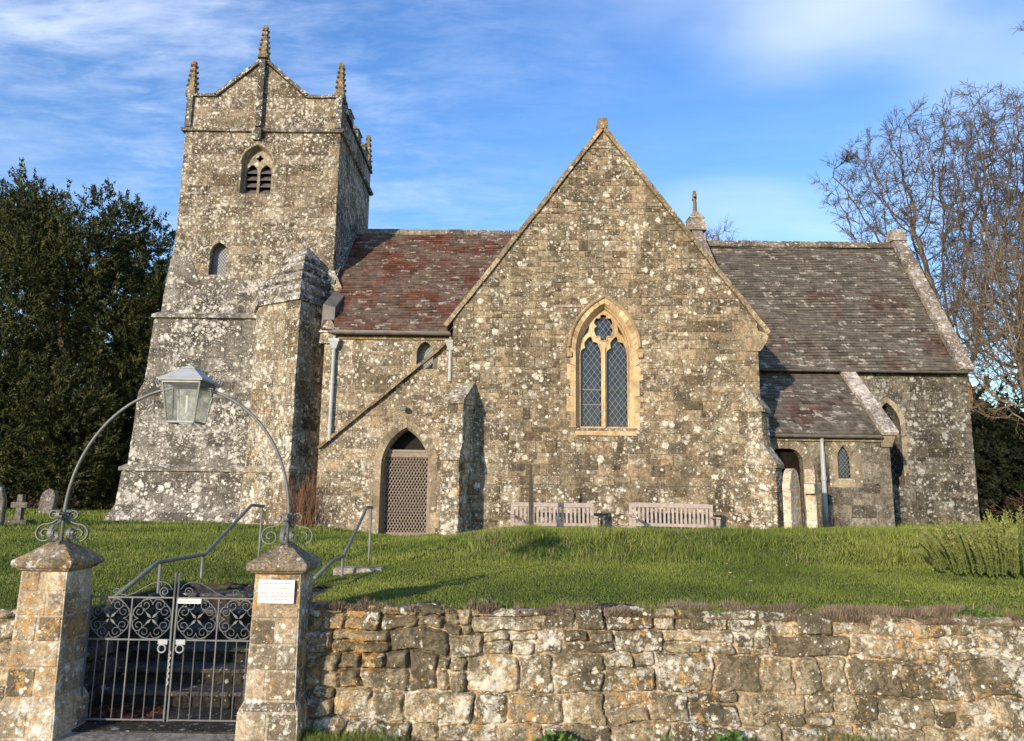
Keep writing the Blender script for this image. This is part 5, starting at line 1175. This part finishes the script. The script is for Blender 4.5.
def tubes_np(segs, name, mat, parent=None, sides=3):
    """segs: list of (p0,p1,r0,r1)"""
    A = np.array([(*s[0], *s[1], s[2], s[3]) for s in segs]); p0, p1, r0_, r1_ = A[:, :3], A[:, 3:6], A[:, 6:7], A[:, 7:8]
    d = p1-p0; d /= np.linalg.norm(d, axis=1, keepdims=True)+1e-9; up = np.where(np.abs(d[:, 2:3]) < .9, [[0, 0, 1.]], [[1., 0, 0]]); a = np.cross(d, up); a /= np.linalg.norm(a, axis=1, keepdims=True); b = np.cross(d, a)
    V = []
    for (p, r) in ((p0, r0_), (p1+d*r1_*.5, r1_)):
        for k in range(sides): w = 2*math.pi*k/sides; V.append(p+(a*math.cos(w)+b*math.sin(w))*r)
    V = np.stack(V, 1); n = len(A); base = (np.arange(n)*2*sides)[:, None]
    F = np.concatenate([base+np.array([[k, (k+1) % sides, sides+(k+1) % sides, sides+k]]) for k in range(sides)], 0)
    return arrmesh(name, V.reshape(-1, 3), F, np.full((len(F), 3), .5), mat, parent)
def grow_tree(rd, p, d, L, r, segs, depth, minr, spread, up, wig, ratio=.72, kids=(2, 3), steps=4, shoot=.62):
    stack = [(Vector(p), Vector(d).normalized(), L, r, depth)]
    while stack:
        p, d, L, r, dep = stack.pop()
        q = p; dd = d; n = steps if dep > 1 else 3; r1 = r
        for i in range(n):
            dd = (dd+Vector((rd.gauss(0, wig), rd.gauss(0, wig), rd.gauss(0, wig)+up*.12))).normalized(); nq = q+dd*L/n; r2 = max(minr, r*(1-.42*(i+1)/n)); segs.append((q, nq, r1, r2)); r1 = r2; q = nq
            if dep > 0 and i >= 1 and rd.random() < shoot:      # side shoot
                ax = dd.orthogonal().normalized(); ax.rotate(Matrix.Rotation(rd.uniform(0, 6.28), 3, dd)); sd_ = (dd*math.cos(spread*1.2)+ax*math.sin(spread*1.2)).normalized(); stack.append((q, sd_, L*ratio*rd.uniform(.5, .9), r1*.55, dep-1))
        if dep > 0:
            for k in range(rd.randint(*kids)):
                ax = dd.orthogonal().normalized(); ax.rotate(Matrix.Rotation(rd.uniform(0, 6.28), 3, dd)); s = spread*rd.uniform(.5, 1.25); nd = (dd*math.cos(s)+ax*math.sin(s)).normalized()
                stack.append((q, nd, L*ratio*rd.uniform(.8, 1.15), r1*rd.uniform(.62, .82), dep-1))
def bare_tree(base, d, L, r, depth, seed, label, spread=.5, up=.6, minr=.012, group='bare winter trees', first=None, name='bare_tree', mats=('bark', 'twig'), wig=.13, ratio=.74, shoot=.42):
    rd = random.Random(seed); segs = []; root = empty(name, base, label, 'tree', group)
    grow_tree(rd, base, d, L, r, segs, depth, minr, spread, up, wig, ratio, shoot=shoot)
    thick = [s for s in segs if s[2] > .045]; thin = [s for s in segs if s[2] <= .045]
    if thick: tubes_np(thick, 'trunk', mats[0], root, 7)
    tubes_np(thin, 'crown', mats[1], root, 3); print('TREE', label[:20], len(segs)); return root
def colonise(base, ells, natt, step, infl, kill, rs, iters=130, trunk_h=2.5, lean=(0, 0)):
    """branches grow towards points scattered through the crown; returns node positions and parents"""
    A = []
    for (c, r, w) in ells:
        n = int(natt*w); v = rs.normal(size=(n, 3)); v /= np.linalg.norm(v, axis=1, keepdims=True); A.append(np.array(c)+v*(rs.rand(n, 1)**.42)*np.array(r))
    A = np.concatenate(A); N = [np.array(base, float)]; par = [-1]
    k = int(trunk_h/step)
    for i in range(k): N.append(N[-1]+np.array([lean[0]*step, lean[1]*step, step])+rs.normal(0, .03*step, 3)); par.append(len(N)-2)
    P_ = np.array(N); near = np.full(len(A), 1e9); ni = np.zeros(len(A), int)
    def upd(idx):
        for j0 in range(0, len(idx), 200):
            jj = idx[j0:j0+200]; d = np.linalg.norm(A[:, None]-P_[jj][None], axis=2); m_ = d.argmin(1); dm = d[np.arange(len(A)), m_]; b = dm < near; near[b] = dm[b]; ni[b] = jj[m_[b]]
    upd(np.arange(len(P_)))
    for it in range(iters):
        act = near < infl
        if not act.any(): act = near < near.min()+.6
        if len(A) == 0: break
        d = A[act]-P_[ni[act]]; d /= np.linalg.norm(d, axis=1, keepdims=True)+1e-9; S_ = np.zeros((len(P_), 3)); np.add.at(S_, ni[act], d); ids = np.unique(ni[act])
        g = S_[ids]; g /= np.linalg.norm(g, axis=1, keepdims=True)+1e-9; g = g+rs.normal(0, .16, g.shape)+np.array([0, 0, .06]); g /= np.linalg.norm(g, axis=1, keepdims=True)
        new_ = P_[ids]+g*step; st_ = len(P_); P_ = np.concatenate([P_, new_]); par += list(ids); upd(np.arange(st_, len(P_)))
        keep = near > kill; A = A[keep]; near = near[keep]; ni = ni[keep]
        if len(P_) > 9000 or len(A) < 5: break
    return P_, np.array(par)
def crown_tree(base, ells, natt, seed, label, step=.28, infl=2.6, kill=.42, tip=.010, power=2.15, twigs=7, tl=.5, trunk_h=2.5, lean=(0, 0), mats=('bark', 'twig'), group='bare winter trees', name='bare_tree', cat='tree', split=.05, tr=.0085):
    rs = np.random.RandomState(seed); P_, par = colonise(base, ells, natt, step, infl, kill, rs, trunk_h=trunk_h, lean=lean); n = len(P_)
    acc = np.zeros(n); ch = np.zeros(n, int)
    for i in range(n-1, 0, -1):
        if acc[i] == 0: acc[i] = tip**power
        acc[par[i]] += acc[i]; ch[par[i]] += 1
    r = acc**(1/power); segs = [(tuple(P_[par[i]]), tuple(P_[i]), r[par[i]] if ch[par[i]] < 2 else min(r[par[i]], r[i]*1.35), r[i]) for i in range(1, n)]
    tw = []
    for i in range(1, n):
        if r[i] > tip*2.6: continue
        d0 = P_[i]-P_[par[i]]; d0 /= np.linalg.norm(d0)+1e-9
        for k in range(twigs if ch[i] == 0 else max(1, twigs//3)):
            d = d0+rs.normal(0, .55, 3)+[0, 0, .15]; d /= np.linalg.norm(d); L = tl*rs.uniform(.5, 1.2); m_ = P_[i]+d*L*.5; d2 = d+rs.normal(0, .25, 3); d2 /= np.linalg.norm(d2); e = m_+d2*L*.5
            tw.append((tuple(P_[i]), tuple(m_), tr, tr*.8)); tw.append((tuple(m_), tuple(e), tr*.8, tr*.55))
            for q in range(2):
                d3 = d2+rs.normal(0, .6, 3); d3 /= np.linalg.norm(d3); tw.append((tuple(m_), tuple(m_+d3*L*.45), tr*.7, tr*.5))
    root = empty(name, base, label, cat, group)
    thick = [s_ for s_ in segs if s_[2] > split]; thin = [s_ for s_ in segs if s_[2] <= split]
    if thick: tubes_np(thick, 'trunk', mats[0], root, 7)
    tubes_np(thin+tw, 'crown', mats[1], root, 3); return root
crown_tree((16.9, 25, .5), [((14.9, 25, 11.4), (3.3, 3.0, 4.4), .5), ((13.3, 25, 12.6), (2.3, 2.2, 2.0), .14), ((16.6, 25, 13.2), (2.2, 2.4, 3.4), .2), ((14.6, 24.6, 8.0), (2.4, 2, 2.2), .16)], 3600, 4, 'tall bare winter tree behind the chancel gable, its crown spreading left over the roof', trunk_h=2.6, lean=(-.12, 0))
crown_tree((20.0, 27, .5), [((19.6, 27, 12.2), (3.2, 3.0, 5.4), .7), ((18.2, 27, 8.8), (2.5, 2, 2.6), .3)], 3400, 9, 'second bare winter tree rising at the right edge of the photo', trunk_h=3.0, lean=(0, 0))
crown_tree((19.2, 18.5, .9), [((16.9, 18.0, 14.6), (3.0, 2.2, 2.6), .5), ((19.2, 18.5, 12), (3.0, 2.4, 4.4), .5)], 1200, 13, 'nearer bare tree beyond the right edge, twig ends reaching into the top right corner', trunk_h=5.5, step=.32)
crown_tree((11.3, 40, .5), [((11.3, 40, 14.2), (1.5, 1.5, 2.6), 1)], 400, 14, 'distant bare treetop just showing above the chancel ridge beside the stone cross', trunk_h=10.5, step=.45, tl=.9, tip=.014, tr=.012)
crown_tree((12.9, 17.6, .9), [((11.5, 17.2, 5.2), (1.35, 1.0, 2.0), .4), ((13.0, 17.6, 6.4), (1.9, 1.3, 2.6), .6)], 2600, 21, 'tan twiggy bare shrub overhanging the end of the chancel roof', trunk_h=.5, step=.16, infl=1.6, kill=.26, tip=.006, twigs=5, tl=.36, tr=.0055, mats=('tantwig', 'tantwig'), name='bare_shrub', cat='shrub', group=None)
crown_tree((15.0, 20.5, .9), [((14.6, 20.5, 6.2), (2.6, 1.8, 3.8), 1)], 1700, 22, 'tangled bare brown thicket at the right edge below the tall trees', trunk_h=.5, step=.2, infl=1.8, kill=.34, tip=.007, twigs=6, tl=.45, tr=.0065, mats=('twig', 'twig'), name='bare_shrub', cat='shrub', group=None)
def thicket(base, n, hmax, seed, label, name='bare_shrub', mat='twig', lean=.5, r=.022, minr=.005, cat='shrub', depth=3, droop=.25):
    rd = random.Random(seed); segs = []
    for i in range(n):
        a = rd.uniform(0, 6.28); q = rd.random()**.5; d = Vector((math.cos(a)*q*lean, math.sin(a)*q*lean, 1)); p = Vector(base)+Vector((math.cos(a)*q*base_r, math.sin(a)*q*base_r*.6, -.1))
        grow_tree(rd, p, d, hmax*.42*rd.uniform(.6, 1.1), r, segs, depth, minr, .42, droop, .12, .66, (1, 3))
    root = empty(name, base, label, cat); tubes_np(segs, 'stems', mat, root, 3); return root
base_r = 1.8
thicket((13.2, 17.5, .9), 70, 1.3, 23, 'low reddish bare hedge at the right edge beyond the rosemary bush', name='bare_hedge', mat='hedge', lean=.5, minr=.007, depth=2, cat='hedge')
segs = []; rd = random.Random(5)
mb = MB(); mb.tube([(12.2, 19.9, .7), (12.2, 19.9, 2.6), (12.25, 19.9, 3.6), (12.36, 19.9, 4.3), (12.42, 19.9, 4.75)], [.13, .12, .11, .15, .07], 9); mb.tube([(12.25, 19.9, 3.7), (12.05, 19.8, 4.3), (12.0, 19.8, 4.6)], [.1, .08, .04], 8)
tag(mb.build('tree_stump', 'limb', smooth=True), 'tan cut trunk with stubby limbs just behind the chancel corner', 'tree')

def foliage_tree(name, base, blobs, nleaf, size, mat, seed, label, trunk, group=None, asp=.28, shell=.55, updir=.5, cat='tree'):
    rs = np.random.RandomState(seed); root = empty(name, base, label, cat, group); vol = np.array([b[3]*b[4]*b[5] for b in blobs])**(2/3.); cnt = (nleaf*vol/vol.sum()).astype(int); C, D, T = [], [], []
    for b, n in zip(blobs, cnt):
        # sprays: clusters along short outward shoots
        ns = max(3, n//26); v = rs.normal(size=(ns, 3)); v /= np.linalg.norm(v, axis=1, keepdims=True); rad = shell+(1.08-shell)*rs.rand(ns, 1)**.6
        tip = np.array(b[:3])+v*rad*np.array(b[3:6]); dirn = v*[1, 1, .5]+[0, 0, updir]+rs.normal(0, .25, (ns, 3)); dirn /= np.linalg.norm(dirn, axis=1, keepdims=True)
        m_ = 26; t_ = rs.rand(ns, m_, 1); Ls = size*(2.2+2.6*rs.rand(ns, 1, 1)); c = tip[:, None]+dirn[:, None]*(t_-.6)*Ls+rs.normal(0, size*.28, (ns, m_, 3)); dd = dirn[:, None]+rs.normal(0, .55, (ns, m_, 3))
        C.append(c.reshape(-1, 3)); D.append(dd.reshape(-1, 3)); tn = np.repeat(rs.rand(ns), m_); T.append(np.stack([np.clip(tn*.7+rs.rand(ns*m_)*.4, 0, 1), np.repeat(rs.rand(ns), m_), tn*0], 1))
    C, D, T = map(np.concatenate, (C, D, T)); V, F = leaf_tris(C, D, size, asp, rs); arrmesh('crown', V, F, T, mat, root)
    if trunk: tubes_np(trunk, 'trunk', 'bark', root, 7)
    return root
def yew_blobs(cx, cy, w, d, h, z0, seed, n=60):
    rd = random.Random(seed); out = []
    for i in range(n):
        f = rd.random(); z = z0+(h-z0)*f; env = math.sin(min(1, (1-f)*2.2+.22)*math.pi/2)**.8*(1 if f > .12 else .8)
        a = rd.uniform(0, 6.28); q = rd.uniform(.35, 1)**.6; r = rd.uniform(.9, 1.6)*(1.1-.45*f)
        out.append((cx+math.cos(a)*w*env*q, cy+math.sin(a)*d*env*q, z, r, r, r*rd.uniform(1.0, 1.7)))
    return out
def limbs(cx, cy, z0, h, w, seed, n=14):
    rd = random.Random(seed); s = [((cx, cy, z0), (cx+.1, cy, z0+h*.35), .5, .38), ((cx+.1, cy, z0+h*.35), (cx, cy, z0+h*.8), .38, .12)]
    for i in range(n):
        a = rd.uniform(0, 6.28); z = z0+h*rd.uniform(.12, .6); m_ = (cx+math.cos(a)*w*.45, cy+math.sin(a)*w*.45, z+h*.13); s.append(((cx, cy, z), m_, .13, .08)); s.append((m_, (cx+math.cos(a)*w*.85, cy+math.sin(a)*w*.85, z+h*.34), .08, .03))
    return s
foliage_tree('yew_tree', (-15.2, 24.5, .9), yew_blobs(-14.9, 24.5, 3.9, 3.4, 10.6, 1.8, 5, 120), 330000, .115, 'yew', 6, 'large dark yew tree left of the church tower', limbs(-15.2, 24.5, .7, 8, 3.0, 7, 6), 'dark yew trees', shell=.6, updir=.7, asp=.2)
foliage_tree('yew_tree', (-20.4, 27, .9), yew_blobs(-20.2, 27, 3.2, 3, 12.6, 1.5, 15, 80), 120000, .14, 'yew', 16, 'second dark yew rising at the far left edge of the photo', limbs(-20.4, 27, .7, 12, 3.5, 17), 'dark yew trees', shell=.55, updir=.7, asp=.2)
foliage_tree('yew_tree', (-16.5, 30, .9), yew_blobs(-16.5, 30, 7, 2.2, 6.5, 1.2, 25, 70), 50000, .24, 'conifer', 26, 'low dark yew undergrowth filling the shade beneath the two big yews', None, 'dark yew trees', shell=.5)
foliage_tree('conifer', (15.2, 25, .9), yew_blobs(15.6, 25, 1.9, 1.5, 4.4, 1.2, 35, 34), 34000, .16, 'conifer', 36, 'dark green conifer behind the chancel corner, right of the church', [((15, 25, .7), (15, 25, 4), .2, .1)], None, shell=.5)
foliage_tree('conifer', (13.0, 19.0, .9), yew_blobs(13.0, 19.0, .75, .5, 3.7, .9, 55, 22), 24000, .11, 'conifer', 56, 'small dark evergreen hiding the foot of the tan cut trunk behind the chancel', [((13, 19, .7), (13, 19, 2.6), .08, .03)], None, shell=.4)
foliage_tree('conifer', (20.5, 28, .9), yew_blobs(20.5, 28, 4.2, 1.5, 3.6, 1.0, 37, 40), 26000, .18, 'conifer', 38, 'low dark evergreen mass at the right edge behind the reddish hedge', None, None, shell=.5)
# rosemary-like bush of upright needle-covered stems
rs = np.random.RandomState(8); C, D, T, segs = [], [], [], []
for i in range(330):
    a = rs.rand()*6.283; q = rs.rand()**.5; x, y = 5.0+math.cos(a)*q*.82, 7.40+math.sin(a)*q*.58; z0 = gz(x, y); L = (.40+.25*rs.rand())*(1.12-.38*q); lx, ly = math.cos(a)*q*.17+rs.normal(0, .03), math.sin(a)*q*.18-.02
    n = 110; t_ = np.linspace(.12, 1, n)[:, None]; P0 = np.array([x, y, z0]); cur = P0+np.array([lx, ly, 0])*t_**1.8+np.array([0, 0, L])*t_+rs.normal(0, .002, (n, 3))
    segs += [(tuple(cur[k]), tuple(cur[k+10]), .005, .004) for k in range(0, n-10, 10)]
    ph = np.arange(n)*2.4; dd = np.stack([np.cos(ph), np.sin(ph), .7+.4*rs.rand(n)], 1); C.append(cur); D.append(dd); g = rs.rand(); T.append(np.stack([.2+.6*rs.rand(n)+.2*g, np.clip(t_[:, 0]**2*.8+.25*g, 0, 1), t_[:, 0]*0], 1))
C, D, T = map(np.concatenate, (C, D, T)); V, F = leaf_tris(C, D, .026, .17, rs)
rb = empty('rosemary_bush', (4.98, 7.45, gz(4.98, 7.45)), 'upright spiky green rosemary bush on the lawn at the right edge', 'bush'); arrmesh('foliage', V, F, T, 'rosemary', rb); tubes_np(segs, 'stems', 'rosemary', rb, 3)
# dead weed clump at the turret foot
def weed(base, n, h, seed, label, mat='weed', r=.35, cat='plant', th=.005):
    rd = random.Random(seed); segs = []
    for i in range(n):
        a = rd.uniform(0, 6.28); q = rd.random(); p = Vector((base[0]+math.cos(a)*q*r, base[1]+math.sin(a)*q*r*.4, base[2]-.03)); grow_tree(rd, p, Vector((math.cos(a)*.2*q, -.05, 1)), h*rd.uniform(.4, .75), th, segs, 1, th*.5, .35, .4, .1, .6, (1, 2))
    root = empty('weed_clump', base, label, cat); tubes_np(segs, 'stalks', mat, root, 3)
weed((-4.05, 14.75, .9), 90, .95, 41, 'reddish dead weed stalks at the foot of the stair turret')
weed((6.1, 14.45, .9), 30, .6, 42, 'straw coloured dead stalks at the foot of the vestry drainpipe', mat='drygrass')
def leafy(base, r, n, seed, label, size=.035):
    rs = np.random.RandomState(seed); a = rs.rand(n)*6.283; q = rs.rand(n)**.6; C = np.stack([base[0]+np.cos(a)*q*r, base[1]+np.sin(a)*q*r*.4, base[2]+rs.rand(n)*r*.55*(1.1-q)], 1); D = np.stack([np.cos(a), np.sin(a), rs.rand(n)*1.2], 1)+rs.normal(0, .3, (n, 3)); V, F = leaf_tris(C, D, size, .42, rs)
    o = arrmesh('weed_plant', V, F, rs.rand(n, 3), 'greenweed'); return tag(o, label, 'weed')
leafy((.30, 4.78, .11), .13, 260, 51, 'leafy green weed at the wall foot below the middle of the photo'); leafy((1.38, 4.80, .10), .16, 320, 52, 'leafy green weed growing at the wall foot right of centre'); leafy((-.12, 5.03, .875), .10, 180, 53, 'small green weed growing on top of the retaining wall', .025); leafy((-1.22, 4.8, .11), .12, 220, 54, 'leafy tuft at the foot of the right gate pier'); leafy((3.05, 5.06, .84), .14, 260, 55, 'green ivy tuft hanging on the wall top under the rosemary bush', .03)
